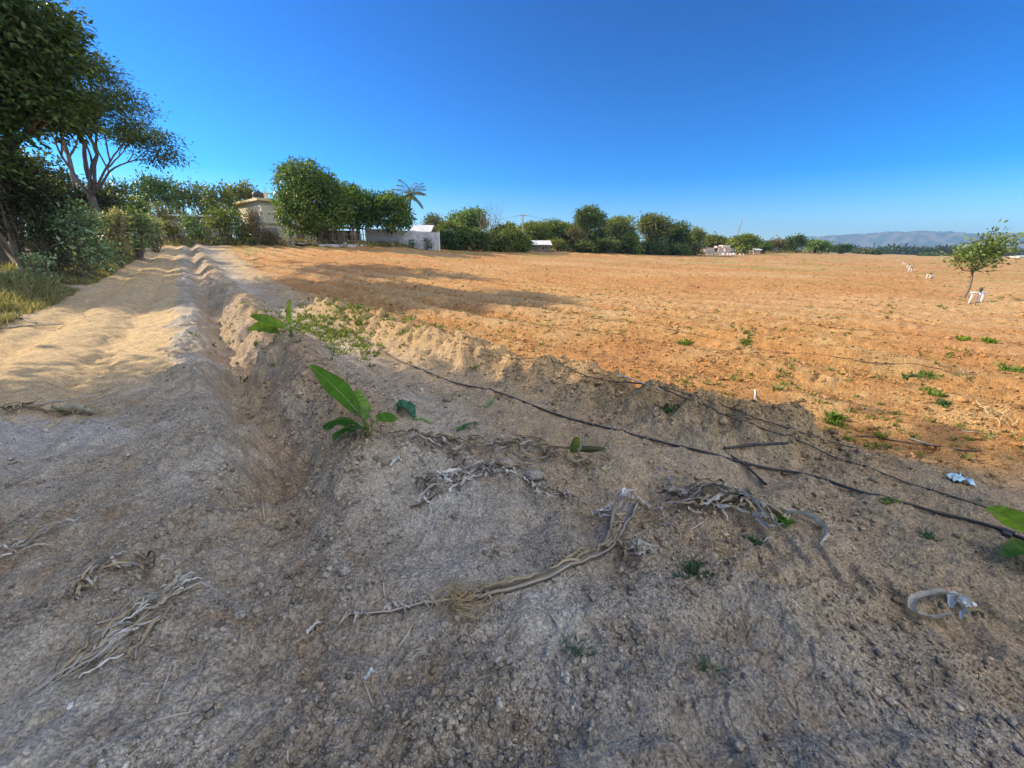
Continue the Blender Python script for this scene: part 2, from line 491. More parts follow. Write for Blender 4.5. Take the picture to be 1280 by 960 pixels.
def scatter_clods():
    def pick(N, r0, r1, a):
        r = np.exp(rng.uniform(math.log(r0), math.log(r1), N)); ph = np.radians(rng.uniform(-a, a, N))
        return r * np.sin(ph), r * np.cos(ph), r
    def front(N, r1, k0, smin, sk, pw, smax, small, name):
        x, y, r = pick(N, .8, r1, 64)
        Z = zones(x, y); dens = sst(-.35, .45, fbm(x * 1.4, y * 1.4, 81, 3)) * .9 + k0
        keep = (rng.random(N) < dens * (1 - .9 * Z[2])) & (Z[7] < .5); x, y, r = x[keep], y[keep], r[keep]
        s = np.minimum(smin + sk * rng.pareto(pw, len(x)), smax) * (.75 + .12 * np.minimum(r, 5))
        tag(clods(name, x, y, s, .98, small=small), kind='stuff')
    front(150000, 6, .10, .0016, .0016, 2.4, .008, True, 'soil_crumbs')
    front(50000, 9, .05, .0040, .0032, 2.1, .022, False, 'soil_clods')
    def far(N, r0, r1, smin, sk, pw, smax, small, name):
        x, y, r = pick(N, r0, r1, 55)
        Z = zones(x, y); dens = np.clip(.8 * Z[7] + .9 * Z[4] + Z[6], 0, 1) * (.3 + .7 * sst(-.3, .4, fbm(x * .9, y * .9, 82, 3)))
        keep = rng.random(N) < dens; x, y, r = x[keep], y[keep], r[keep]
        s = np.minimum(smin + sk * rng.pareto(pw, len(x)), smax) * (.8 + .02 * np.minimum(r, 20))
        tag(clods(name, x, y, s, .98, small=small), kind='stuff')
    far(170000, 2.2, 36, .007, .007, 2.4, .026, True, 'field_crumbs')
    far(70000, 2.2, 60, .009, .008, 2.6, .045, False, 'field_clods')

scatter_clods()
# ------------------------------------------------------------------ materials
def leaf_mat(name, trans=.30, rough=.5, spec=.25):
    m, nt, b = new_mat(name); L = nt.links.new
    a = nt.nodes.new('ShaderNodeAttribute'); a.attribute_name = 'Col'
    L(a.outputs['Color'], b.inputs['Base Color'])
    b.inputs['Roughness'].default_value = rough; b.inputs['Specular IOR Level'].default_value = spec
    t = nt.nodes.new('ShaderNodeBsdfTranslucent')
    vm = nt.nodes.new('ShaderNodeVectorMath'); vm.operation = 'MULTIPLY'; vm.inputs[1].default_value = (1.5, 1.5, .6)
    L(a.outputs['Color'], vm.inputs[0]); L(vm.outputs[0], t.inputs['Color'])
    mx = nt.nodes.new('ShaderNodeMixShader'); mx.inputs[0].default_value = trans
    out = nt.nodes['Material Output']
    L(b.outputs[0], mx.inputs[1]); L(t.outputs[0], mx.inputs[2]); L(mx.outputs[0], out.inputs['Surface'])
    return m

def noise_mat(name, c1, c2, scale=8, rough=.9, spec=.2, bump=.3, dist=.01, stretch=(1, 1, 1), metal=0):
    m, nt, b = new_mat(name); L = nt.links.new
    tc = nt.nodes.new('ShaderNodeTexCoord'); mp = nt.nodes.new('ShaderNodeMapping'); mp.inputs['Scale'].default_value = stretch
    n = nt.nodes.new('ShaderNodeTexNoise'); n.inputs['Scale'].default_value = scale; n.inputs['Detail'].default_value = 6
    r = nt.nodes.new('ShaderNodeMix'); r.data_type = 'RGBA'
    r.inputs[6].default_value = (*c1, 1); r.inputs[7].default_value = (*c2, 1)
    mr = nt.nodes.new('ShaderNodeMapRange'); mr.inputs[1].default_value = .35; mr.inputs[2].default_value = .65
    L(tc.outputs['Object'], mp.inputs[0]); L(mp.outputs[0], n.inputs['Vector']); L(n.outputs['Fac'], mr.inputs[0])
    L(mr.outputs[0], r.inputs[0]); L(r.outputs[2], b.inputs['Base Color'])
    b.inputs['Roughness'].default_value = rough; b.inputs['Specular IOR Level'].default_value = spec; b.inputs['Metallic'].default_value = metal
    bp = nt.nodes.new('ShaderNodeBump'); bp.inputs['Strength'].default_value = bump; bp.inputs['Distance'].default_value = dist
    L(n.outputs['Fac'], bp.inputs['Height']); L(bp.outputs[0], b.inputs['Normal'])
    return m

M_LEAF = leaf_mat('leaves')
M_BIG = leaf_mat('banana leaf', .48, .45, .3)
M_DRY = leaf_mat('dry leaf', .12, .8, .15)
M_BARK = noise_mat('bark', (.16, .12, .085), (.26, .21, .16), 6, stretch=(1, 1, .3), bump=.6, dist=.03)
M_GREYBARK = noise_mat('grey bark', (.13, .11, .095), (.21, .185, .165), 8, stretch=(1, 1, .3), bump=.5, dist=.02)
M_TWIG = noise_mat('dead wood', (.30, .25, .19), (.44, .39, .32), 14, bump=.4, dist=.004)

def unit(v): return v / (np.linalg.norm(v, axis=-1, keepdims=True) + 1e-9)

def leaves_np(P, D, Nn, L, W, C, fold=.18):
    D = unit(D); S = unit(np.cross(D, Nn)); N = np.cross(S, D)
    L = np.broadcast_to(np.asarray(L, float), (len(P),))[:, None]; W = np.broadcast_to(np.asarray(W, float), (len(P),))[:, None]
    a = P; c = P + D * L - N * L * .10
    b = P + D * L * .45 + S * W * .5 + N * W * fold; d = P + D * L * .45 - S * W * .5 + N * W * fold
    V = np.stack([a, b, c, d], 1).reshape(-1, 3)
    F = np.arange(len(P) * 4).reshape(-1, 4)
    return V, F, np.repeat(C, 4, 0)

def rand_dirs(n, R): return unit(R.normal(size=(n, 3)))

def crown_np(blobs, nt, per, L, W, rt, base, alt, R, inner=.25, low=-.45, droop=.35, gap=0.0):
    """leaf clumps spread over and inside a set of ellipsoid lobes (cx,cy,cz,rx,ry,rz)"""
    B = np.asarray(blobs, float)
    area = (B[:, 3] * B[:, 4] + B[:, 3] * B[:, 5] + B[:, 4] * B[:, 5])
    bi = R.choice(len(B), nt, p=area / area.sum())
    d = rand_dirs(nt, R)
    flip = d[:, 2] < low; d[flip, 2] *= -.6; d = unit(d)
    rad = R.uniform(.80, 1.06, nt)
    q = R.random(nt) < inner; rad[q] = R.uniform(.35, .8, q.sum())
    T = B[bi, :3] + d * B[bi, 3:] * rad[:, None]
    keep = np.ones(nt, bool)
    for j in range(len(B)):
        e = np.linalg.norm((T - B[j, :3]) / B[j, 3:], axis=1)
        keep &= ~((e < .62) & (bi != j) & ~q)
    if gap > 0:
        keep &= perlin(T[:, 0] * .55 + T[:, 2] * .4, T[:, 1] * .55 - T[:, 2] * .5, int(R.integers(1000))) > -gap
    T = T[keep]; d = d[keep]; n = len(T)
    tl = R.uniform(.6, 1.4, (n, 1)); mixf = np.clip(R.normal(.35, .33, (n, 1)), 0, 1)
    tc = (np.asarray(base)[None] * (1 - mixf) + np.asarray(alt)[None] * mixf) * tl
    k = np.repeat(np.arange(n), per); N = len(k)
    off = R.normal(size=(N, 3)) * rt * np.array([1, 1, .75])
    P = T[k] + off
    D = d[k] * .7 + R.normal(size=(N, 3)) * .6 + off / rt * .35 + np.array([0, 0, -droop])
    Nn = d[k] * .8 + R.normal(size=(N, 3)) * .45 + np.array([0, 0, .5])
    s = R.uniform(.65, 1.25, N)
    C = tc[k] * R.uniform(.8, 1.2, (N, 1))
    return leaves_np(P, D, Nn, L * s, W * s, C), T

def auto_blobs(Rr, zc, hz, n, R, lobe=.46):
    out = [(0, 0, zc, Rr * .72, Rr * .72, hz * .74)]
    for i in range(n):
        a = 2 * PI * (i + R.uniform(-.3, .3)) / n; e = R.uniform(-.55, .95)
        rr = Rr * .60 * math.sqrt(max(.05, 1 - e * e * .8)) if e > 0 else Rr * R.uniform(.5, .68)
        l = lobe * R.uniform(.75, 1.2)
        e = -.78 if e < -.1 else e
        out.append((rr * math.cos(a), rr * math.sin(a), zc + hz * .62 * e, Rr * l, Rr * l, hz * l * .95))
    return out

KINDS = {  # base colour, second colour, leaf length, width, clumps per m2, leaves per clump, clump radius
    'mango':  dict(base=(.065, .125, .024), alt=(.19, .235, .030), L=.36, W=.15, dens=11.0, per=13, rt=.24, droop=.55, inner=.2),
    'bushy':  dict(base=(.10, .16, .040), alt=(.19, .235, .06), L=.42, W=.20, dens=4.6, per=9, rt=.34, droop=.25, inner=.3),
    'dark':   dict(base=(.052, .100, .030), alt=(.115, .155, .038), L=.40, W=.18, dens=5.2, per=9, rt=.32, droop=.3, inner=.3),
    'lime':   dict(base=(.120, .150, .030), alt=(.170, .190, .045), L=.40, W=.18, dens=5, per=9, rt=.30, droop=.25, inner=.3),
    'olive':  dict(base=(.100, .105, .045), alt=(.150, .140, .065), L=.36, W=.15, dens=4, per=9, rt=.34, droop=.2, inner=.3),
    'shrub':  dict(base=(.15, .22, .085), alt=(.33, .40, .21), L=.17, W=.085, dens=22, per=11, rt=.15, droop=.1, inner=.25),
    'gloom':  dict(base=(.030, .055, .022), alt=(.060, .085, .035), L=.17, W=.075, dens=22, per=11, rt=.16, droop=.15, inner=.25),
}

def tree(name, label, p, hgt, rad, kind, seed, zb=.25, lobes=9, blobs=None, group=None, cat='tree', tr=None, gap=.0, dens=1.0, ls=1.0, fork=.4, lean=(0, 0), stemname='trunk', crownname='crown', stems=1, bark=None):
    R = np.random.default_rng(seed); K = KINDS[kind]
    t = thing(name, (p[0], p[1], p[2] - .06), label, cat, group)
    if blobs is None:
        hz = hgt * (1 - zb) / 2; blobs = auto_blobs(rad, hgt * zb + hz, hz * 1.02, lobes, R)
        blobs = [(b[0] + lean[0] * b[2], b[1] + lean[1] * b[2]) + tuple(b[2:]) for b in blobs]
    v = np.random.default_rng(seed + 900); tt = v.uniform(.85, 1.3); tint = (tt * v.uniform(.85, 1.35), tt, tt * v.uniform(.8, 1.25))
    B = np.asarray(blobs)
    area = sum(4 * b[3] * (b[4] + b[5]) / 2 for b in B) * 1.1
    nt_ = int(area * K['dens'] * dens / ls ** 2)
    (V, F, C), T = crown_np(blobs, nt_, K['per'], K['L'] * ls, K['W'] * ls, K['rt'] * (ls ** .5), tuple(c * q for c, q in zip(K['base'], tint)), tuple(c * q for c, q in zip(K['alt'], tint)), R, inner=K['inner'], droop=K['droop'], gap=gap)
    np_mesh(crownname, V, F, M_LEAF, t, C, smooth=False)
    tr = tr or max(.05, hgt * .028)
    parts = []
    for s in range(stems):
        a = R.uniform(0, 2 * PI); sp = .12 * rad * (stems > 1)
        b0 = np.array([math.cos(a) * sp, math.sin(a) * sp, -.1])
        zf = hgt * zb * fork + .15 * hgt * .3
        fk = b0 + np.array([lean[0] * zf, lean[1] * zf, zf + .1]) + np.array([R.uniform(-.05, .05) * hgt, R.uniform(-.05, .05) * hgt, 0])
        parts.append(tube_np(smooth_path([b0, (b0 + fk) / 2 + R.normal(size=3) * .02 * hgt, fk], 7), np.linspace(tr * 1.25, tr * .85, 7), 8))
        idx = range(len(B)) if stems == 1 else R.choice(len(B), min(4, len(B)), replace=False)
        for j in idx:
            c = B[j, :3]; mid = fk * .5 + c * .5 + np.array([0, 0, -.06 * hgt]) + R.normal(size=3) * .03 * hgt
            parts.append(tube_np(smooth_path([fk, mid, c + (c - fk) * .25], 7), np.linspace(tr * .6, tr * .12, 7), 5))
            near = T[np.linalg.norm((T - c) / B[j, 3:], axis=1) < 1.1]
            for q in near[R.choice(len(near), min(5, len(near)), replace=False)] if len(near) else []:
                parts.append(tube_np(smooth_path([mid * .3 + c * .7, (c + q) / 2 + R.normal(size=3) * .03 * hgt, q], 5), np.linspace(tr * .25, tr * .05, 5), 4))
    V, F = merge(parts)
    np_mesh(stemname, V, F, bark or M_BARK, t)
    return t

def branching(R, p, d, length, rad, depth, out, tips, spread=.55, up=.12, kids=(2, 3)):
    n = 5; P = [p]; dd = d.copy()
    for i in range(n - 1):
        dd = unit(dd + R.normal(size=3) * .13 + np.array([0, 0, up * .25])); P.append(P[-1] + dd * length / (n - 1))
    P = np.array(P)
    out.append(tube_np(P, np.linspace(rad, rad * .62, n), 6 if rad > .03 else 4))
    if depth == 0:
        tips.append((P[-1], dd)); return
    for k in range(int(R.integers(kids[0], kids[1] + 1))):
        ax = unit(R.normal(size=3)); nd = unit(dd + spread * (ax - dd * (ax @ dd)) * R.uniform(.8, 1.5) + np.array([0, 0, up]))
        branching(R, P[-1] if k < 2 else P[-2], nd, length * R.uniform(.62, .85), rad * .58, depth - 1, out, tips, spread, up, kids)

def blades_np(x, y, z, n_per, h, w, R, base, alt, spread=.5):
    """tufts of grass-like blades"""
    k = np.repeat(np.arange(len(x)), n_per); N = len(k)
    P = np.stack([x[k], y[k], z[k] - .01], 1) + np.c_[R.normal(size=(N, 2)) * np.asarray(h)[k][:, None] * .22, np.zeros(N)]
    D = np.c_[R.normal(size=(N, 2)) * spread, np.ones(N)]
    m = R.random((N, 1)); C = (np.asarray(base) * (1 - m) + np.asarray(alt) * m) * R.uniform(.75, 1.25, (N, 1))
    Lh = np.asarray(h)[k] * R.uniform(.5, 1.2, N)
    return leaves_np(P, D, R.normal(size=(N, 3)), Lh, w * Lh ** .5, C)

# ------------------------------------------------------------------ trees and shrubs
def PX(px, Y, top):
    # uprights lean outwards in a wide view: put the foot so that the middle of the crown stands over px
    q = at(px, Y); b = project(q)[1]
    p = at(px + (640 - px) * .55 * (b - top) / 1720, Y); return p, top_h(p, top)
def pxm(p, n): return n * (np.array([p[0], p[1], p[2] + 2]) - CAMP) @ FWD / FPX

def place_tree(name, label, px, Y, top, hw, kind, seed, **kw):
    p, h = PX(px, Y, top)
    return tree(name, label, p, h, pxm(p, hw) * .88, kind, seed, **kw)

def big_trees():
    # mango trees in front of the house and the wall
    p, h = PX(392, 50, 205); s = pxm(p, 1.0)
    B = [(-.5 * s, 0, h * .52, 30 * s, 4.2, h * .36), (-22 * s, -.6, h * .72, 20 * s, 2.6, h * .26), (-2 * s, -1, h * .78, 22 * s, 3, h * .22), (-30 * s, -.8, h * .42, 18 * s, 2.6, h * .28),
         (22 * s, -.8, h * .62, 18 * s, 2.6, h * .24), (34 * s, -.4, h * .42, 15 * s, 2.4, h * .24), (8 * s, -2.4, h * .45, 20 * s, 2.4, h * .30), (-14 * s, -2.4, h * .36, 20 * s, 2.2, h * .28), (20 * s, -1.6, h * .27, 20 * s, 2.2, h * .18), (-20 * s, -1.2, h * .2, 16 * s, 1.8, h * .18)]
    B = [(b[0] * .86,) + b[1:3] + (b[3] * .86,) + b[4:] for b in B]
    tree('mango_tree', 'tallest dense mango tree beside the cream house', p, h, 5, 'mango', 11, blobs=B, tr=.35, group='mango trees at the field edge')
    p, h = PX(440, 55, 229); s = pxm(p, 1.0)
    B = [(0, 0, h * .6, 17 * s, 2.4, h * .3), (-6 * s, -.5, h * .80, 15 * s, 2, h * .19), (9 * s, -.6, h * .68, 13 * s, 2, h * .24), (12 * s, 0, h * .42, 11 * s, 2, h * .22), (-8 * s, -.5, h * .42, 14 * s, 2, h * .24)]
    tree('mango_tree', 'middle mango tree behind the stick fence', p, h, 4, 'mango', 12, blobs=B, tr=.28, group='mango trees at the field edge')
    p, h = PX(483, 55, 241); s = pxm(p, 1.0)
    B = [(0, 0, h * .62, 20 * s, 2.8, h * .28), (-14 * s, -.6, h * .74, 15 * s, 2.2, h * .22), (8 * s, -.8, h * .76, 17 * s, 2.2, h * .21), (18 * s, -.9, h * .5, 12 * s, 2, h * .30), (12 * s, -2.0, h * .34, 10 * s, 1.5, h * .2), (-12 * s, -.9, h * .46, 13 * s, 2, h * .22)]
    tree('mango_tree', 'round mango tree hanging over the whitewashed wall', p, h, 4, 'mango', 13, blobs=B, tr=.28, group='mango trees at the field edge')

    # the dense tree whose crown reaches in at the upper left
    p = np.array([-21.6, 18.3, 0]); p[2] = h1(p[0], p[1])
    B = [(0, 0, 6.6, 3.6, 3.6, 2.6), (2.6, -1.0, 6.2, 2.5, 2.4, 1.5), (1.4, -1.2, 8.3, 2.6, 2.5, 1.7), (3.9, -.6, 7.6, 1.9, 1.9, 1.2), (-2.5, -1, 7.5, 2.8, 2.6, 2.0), (.2, -2.6, 4.9, 2.6, 2.4, 1.4), (-.8, .2, 8.8, 2.2, 2.2, 1.3), (2.6, -2.2, 4.9, 1.8, 1.7, 1.0), (-3.2, -2.5, 5.2, 2.2, 2.2, 1.6), (.6, -2.6, 3.9, 2.0, 1.6, .8), (3.9, -.4, 5.6, 1.5, 1.5, .9), (2.2, -2.4, 3.7, 1.7, 1.5, .7), (-1.4, -2.6, 3.9, 2.0, 1.6, .9), (4.0, -.8, 8.5, 1.9, 1.8, .8)]
    tree('shade_tree', 'large dark dense tree leaning over the left edge of the track', p, 11, 5, 'dark', 21, blobs=B, tr=.34, ls=.58, gap=.60, zb=.3, dens=2.6)
    # the tall trees on the left of the viewpoint: their crowns shade the ground in front
    def shade(x, y, hgt, rad, seed, label, **kw):
        z = h1(x, y)
        tree('roadside_tree', label, np.array([x, y, z]), hgt, rad, 'dark', seed, zb=.22, lobes=11, tr=.33, ls=.8, dens=2.0, **kw)
    bl = [(0, 0, 6.4, 3.8, 3.9, 3.0), (0, 2.6, 5.0, 2.3, 2.1, 1.3), (0, 2.35, 6.3, 2.6, 1.9, 1.6), (0, 1.8, 7.0, 2.3, 1.6, 1.1), (0, .3, 7.7, 2.0, 1.5, .9), (0, -1.2, 8.2, 2.0, 1.8, 1.0),
          (0, -2.4, 8.2, 2.4, 2.2, 1.7), (0, -2.6, 6.0, 2.6, 2.3, 1.8), (0, -.4, 4.3, 2.8, 2.6, 1.1), (1.4, .1, 6.0, 2.0, 2.4, 1.6), (-1.8, -.3, 7.0, 2.0, 2.5, 1.6)]
    shade(-13.6, 3.5, 10.0, 5.0, 31, 'spreading roadside tree left of the viewpoint, shading the soil', gap=.5, blobs=bl)
    shade(-11.5, -4.2, 9.5, 5.4, 32, 'roadside tree beside the track, behind the viewpoint', gap=.55)
    # overhanging branch spray at the very top left
    # sparse tree with visible branches
    p = at(132, 28); R = np.random.default_rng(43)
    t = thing('sparse_tree', (p[0], p[1], p[2] - .1), 'sparse tree with bare spreading limbs and thin leaf clusters by the track', 'tree')
    out = []; tips = []
    b0 = np.zeros(3); fk = np.array([.1, 0, 3.7])
    out.append(tube_np(smooth_path([b0, (.15, .05, 1.6), fk], 8), np.linspace(.27, .2, 8), 9))
    for d, ln, rd in (((.55, -.1, .8), 2.7, .12), ((.95, -.3, .5), 2.5, .09), ((.1, .2, 1.0), 3.0, .15), ((-.35, 0, .9), 2.5, .10), ((.30, -.45, .9), 2.6, .10), ((.60, .4, .75), 2.5, .09)):
        branching(R, fk, unit(np.array(d)), ln, rd, 3, out, tips, .50, .10)
    V, F = merge(out); np_mesh('trunk', V, F, M_GREYBARK, t)
    T = np.array([q[0] for q in tips]); n = len(T); keep = R.random(n) < .86; T = T[keep]; n = len(T)
    per = 270; k = np.repeat(np.arange(n), per); N = len(k)
    off = R.normal(size=(N, 3)) * np.array([.50, .50, .20])
    C = (np.array([.065, .10, .040]) * R.uniform(.7, 1.5, (n, 1)))[k] * R.uniform(.8, 1.2, (N, 1))
    V, F, C = leaves_np(T[k] + off, off * .6 + R.normal(size=(N, 3)) * .3 + np.array([0, 0, -.1]), R.normal(size=(N, 3)) * .5 + np.array([0, 0, 1.]), R.uniform(.14, .26, N), .085, C)
    np_mesh('crown', V, F, M_LEAF, t, C, smooth=False)
    # bare dead tree behind it
    p = at(112, 34); t = thing('dead_tree', (p[0], p[1], p[2] - .1), 'bare dead treetop of thin grey twigs behind the sparse tree', 'tree')
    out = []; tips = []
    out.append(tube_np(smooth_path([(0, 0, 0), (.1, 0, 3), (.3, 0, 6.4)], 9), np.linspace(.22, .13, 9), 8))
    for d in ((-.35, 0, 1), (.3, .1, 1), (.05, -.2, 1), (.5, 0, .8), (-.1, .2, 1)):
        branching(R, np.array([.3, 0, 6.3]), unit(np.array(d)), 2.2, .075, 3, out, tips, .42, .25)
    V, F = merge(out); np_mesh('trunk', V, F, M_GREYBARK, t)
    # slender leaning young tree in the field
    p = ground_at(1203, 372); h = top_h(p, 281); R = np.random.default_rng(51); s = .026
    B = [(-.55, 0, 1.55, .62, .6, .34), (.15, 0, 1.75, .8, .7, .45), (.75, 0, 1.75, .5, .5, .30), (.55, 0, 2.25, .55, .5, .36), (.35, .1, 2.75, .36, .34, .30), (-.95, 0, 1.45, .35, .35, .22), (1.05, 0, 2.2, .32, .3, .26), (.05, -.1, 2.2, .4, .35, .25), (.1, 0, 1.25, .55, .5, .22)]
    k = h / 3.0
    B = [(b[0] * k * .80 + .10, b[1] * k, (b[2] * .82 + .52) * k) + tuple(q * k * .74 for q in b[3:]) for b in B]
    t = tree('young_tree', 'young tree with a slim leaning trunk standing alone in the field', p, h, 1.2, 'bushy', 51, blobs=B, tr=.035, ls=.33, gap=.35, zb=.50, fork=.75, dens=1.9, lean=(.2, 0))

def tree_line():
    T = place_tree
    g = 'trees behind the house and shed'
    T('leafy_tree', 'dark leafy tree rising behind the left end of the shed', 192, 56, 221, 26, 'dark', 101, group=g)
    T('leafy_tree', 'small tree with green top between dark tree and house', 222, 60, 229, 16, 'bushy', 102, group=g)
    T('leafy_tree', 'round green tree over the shed roof', 252, 62, 225, 18, 'bushy', 103, group=g)
    T('leafy_tree', 'bright lime green tree left of the cream house', 274, 55, 229, 20, 'lime', 104, zb=.15, group=g)
    T('leafy_tree', 'broad tree just left of the rooftop water tank', 305, 64, 228, 24, 'bushy', 105, group=g)
    T('leafy_tree', 'dim tree behind the sparse roadside tree', 150, 50, 228, 34, 'dark', 106, group=g)
    T('leafy_tree', 'dark tree filling the gap behind the trunk of the big left tree', 45, 40, 185, 48, 'dark', 107, zb=.05, group=g)
    T('leafy_tree', 'dark tree behind the shrubs at the far left edge', -15, 36, 200, 60, 'dark', 108, zb=.05, group=g)
    g = 'bushes in front of the house'
    T('bush', 'large rounded bush hiding the lower front of the house', 284, 46.5, 259, 27, 'bushy', 111, zb=.0, cat='bush', stems=4, stemname='stem', crownname='foliage', ls=.7, group=g)
    T('bush', 'pale speckled shrub at the corner of the cream house', 317, 46.5, 264, 13, 'olive', 112, zb=.0, cat='bush', stems=4, stemname='stem', crownname='foliage', ls=.6, gap=.3, group=g)
    T('bush', 'dark rounded bush before the grey shed wall', 240, 46, 275, 15, 'bushy', 113, zb=.0, cat='bush', stems=3, stemname='stem', crownname='foliage', ls=.7, group=g)
    T('bush', 'narrow upright shrub at the left end of the shed', 203, 44, 257, 9, 'lime', 114, zb=.05, cat='bush', stems=2, stemname='stem', crownname='foliage', ls=.6, group=g)
    T('bush', 'low olive scrub where the track meets the village', 214, 45, 282, 14, 'olive', 115, zb=.0, cat='bush', stems=3, stemname='stem', crownname='foliage', ls=.6, group=g)
    T('bush', 'low pale scrub below the staircase', 336, 47, 290, 13, 'olive', 116, zb=.0, cat='bush', stems=3, stemname='stem', crownname='foliage', ls=.6, group=g)
    g = 'shrubs along the left side of the track'
    kw = dict(zb=.0, cat='shrub', stems=5, stemname='stem', crownname='foliage', group=g, lobes=8)
    T('roadside_shrub', 'large pale green shrub nearest the bare tree trunk', 92, 18.2, 250, 40, 'shrub', 121, **kw)
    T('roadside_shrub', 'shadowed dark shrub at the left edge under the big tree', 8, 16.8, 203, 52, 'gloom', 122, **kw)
    T('roadside_shrub', 'mid sized shrub right of the large pale green shrub', 138, 23, 262, 22, 'shrub', 123, ls=1.1, **kw)
    T('roadside_shrub', 'rounded grey green shrub at the bend of the track', 166, 29, 262, 22, 'shrub', 124, ls=1.3, **kw)
    T('roadside_shrub', 'last shrub before the end of the track', 188, 37, 262, 13, 'shrub', 125, ls=1.5, **kw)
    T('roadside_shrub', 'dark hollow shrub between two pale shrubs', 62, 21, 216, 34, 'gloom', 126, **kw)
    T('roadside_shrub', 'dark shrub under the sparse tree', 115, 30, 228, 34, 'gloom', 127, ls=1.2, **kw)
    T('roadside_shrub', 'small bright sprouting shrub at the shaded verge', 47, 15.0, 312, 13, 'shrub', 128, zb=.0, cat='shrub', stems=3, stemname='stem', crownname='foliage', group=g, lobes=5, ls=.8)
    T('roadside_shrub', 'low weedy shrub at the left picture edge by the sticks', 10, 12.2, 362, 26, 'olive', 129, zb=.0, cat='shrub', stems=4, stemname='stem', crownname='foliage', group=g, lobes=6, ls=.33, gap=.1)
    T('roadside_shrub', 'yellow green sunlit shrub behind the sparse tree trunk', 168, 40, 245, 18, 'lime', 130, ls=1.0, zb=.1, cat='shrub', stems=3, stemname='stem', crownname='foliage', group=g)
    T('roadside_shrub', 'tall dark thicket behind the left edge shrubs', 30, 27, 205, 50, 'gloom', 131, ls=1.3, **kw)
    T('roadside_shrub', 'low weedy shrub in front of the large pale shrub', 100, 16.6, 338, 14, 'olive', 132, zb=.0, cat='shrub', stems=4, stemname='stem', crownname='foliage', group=g, lobes=6, ls=.35, gap=.1)
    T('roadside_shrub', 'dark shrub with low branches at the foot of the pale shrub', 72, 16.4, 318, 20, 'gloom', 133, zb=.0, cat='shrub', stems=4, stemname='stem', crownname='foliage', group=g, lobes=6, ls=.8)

    g = 'trees along the far edge of the field'
    L = [  # px, depth, top row, half width px, kind, label
        (566, 60, 276, 19, 'lime', 'bright green leafy clump at the right end of the wall'),
        (583, 72, 257, 23, 'bushy', 'tree with twiggy top right of the palm'),
        (545, 76, 270, 18, 'olive', 'low tree between the palm and the green clump'),
        (628, 70, 281, 18, 'bushy', 'dark low tree left of the power pole'),
        (556, 57, 290, 14, 'dark', 'dark bush at the foot of the bright green clump'),
        (590, 60, 289, 20, 'dark', 'dark hedge bush under the twiggy tree'),
        (622, 64, 293, 20, 'dark', 'dark hedge bush below the dry bush'),
        (648, 68, 296, 14, 'dark', 'dark bush at the left end of the tin roofed house'),
        (668, 84, 279, 20, 'bushy', 'green tree behind the tin roofed house'),
        (697, 86, 274, 20, 'bushy', 'rounded tree right of the tin roofed house'),
        (737, 88, 258, 21, 'dark', 'tallest tree of the far row, with a forked top'),
        (716, 83, 285, 15, 'olive', 'olive tree at the foot of the forked tree'),
        (772, 93, 267, 22, 'bushy', 'broad tree right of the forked tree'),
        (788, 86, 291, 10, 'lime', 'small yellow green bush before the broad trees'),
        (817, 96, 266, 21, 'bushy', 'tall broad tree in the middle of the far row'),
        (846, 99, 275, 15, 'dark', 'dark tree right of the broad middle tree'),
        (868, 103, 283, 11, 'bushy', 'thin grey green tree left of the ruined wall'),
        (752, 84, 300, 18, 'dark', 'low dark bush below the broad trees'),
        (692, 80, 300, 14, 'bushy', 'low green bush just right of the tin roofed house'),
        (728, 82, 302, 14, 'bushy', 'low green bush under the forked tree'),
        (785, 88, 303, 16, 'bushy', 'wide low bush under the small yellow green bush'),
        (812, 91, 303, 18, 'dark', 'dark undergrowth below the middle of the far row'),
        (842, 94, 304, 18, 'dark', 'dark undergrowth left of the thin grey green tree'),
        (866, 98, 304, 12, 'olive', 'pale undergrowth beside the ruined wall'),
        (640, 66, 285, 14, 'bushy', 'green bush between the dry bush and the power pole'),
        (905, 140, 297, 14, 'bushy', 'tree just left of the leaning mast'),
        (890, 128, 293, 14, 'bushy', 'green tree behind the ruined wall'),
        (930, 118, 291, 17, 'bushy', 'tree at the foot of the leaning mast'),
        (947, 132, 301, 14, 'dark', 'low dark bush right of the mast tree'),
        (968, 142, 297, 11, 'olive', 'olive tree left of the round hilltop tree'),
        (991, 150, 292, 12, 'dark', 'round tree near the crest of the field'),
        (1020, 168, 299, 15, 'bushy', 'low spreading tree on the crest of the field'),
        (1053, 195, 303, 9, 'dark', 'last separate dark tree before the plain'),
        (1083, 270, 310, 14, 'dark', 'low dark thicket on the edge of the plain'),
        (1160, 340, 315, 9, 'dark', 'small lone tree before the hills'),
    ]
    for i, (px, Y, top, hw, kind, lab) in enumerate(L):
        far = max(1.0, Y / 85)
        bush = top > 288 and Y < 100
        T('bush' if bush else 'field_edge_tree', lab, px, Y, top, hw * 1.12, kind, 200 + i, zb=.0 if bush else .02, group=g, cat='bush' if bush else 'tree',
          ls=1.0 * far, dens=1.9, lobes=14, gap=.0 if kind == 'dark' else .5, crownname='foliage' if bush else 'crown', stemname='stem' if bush else 'trunk')
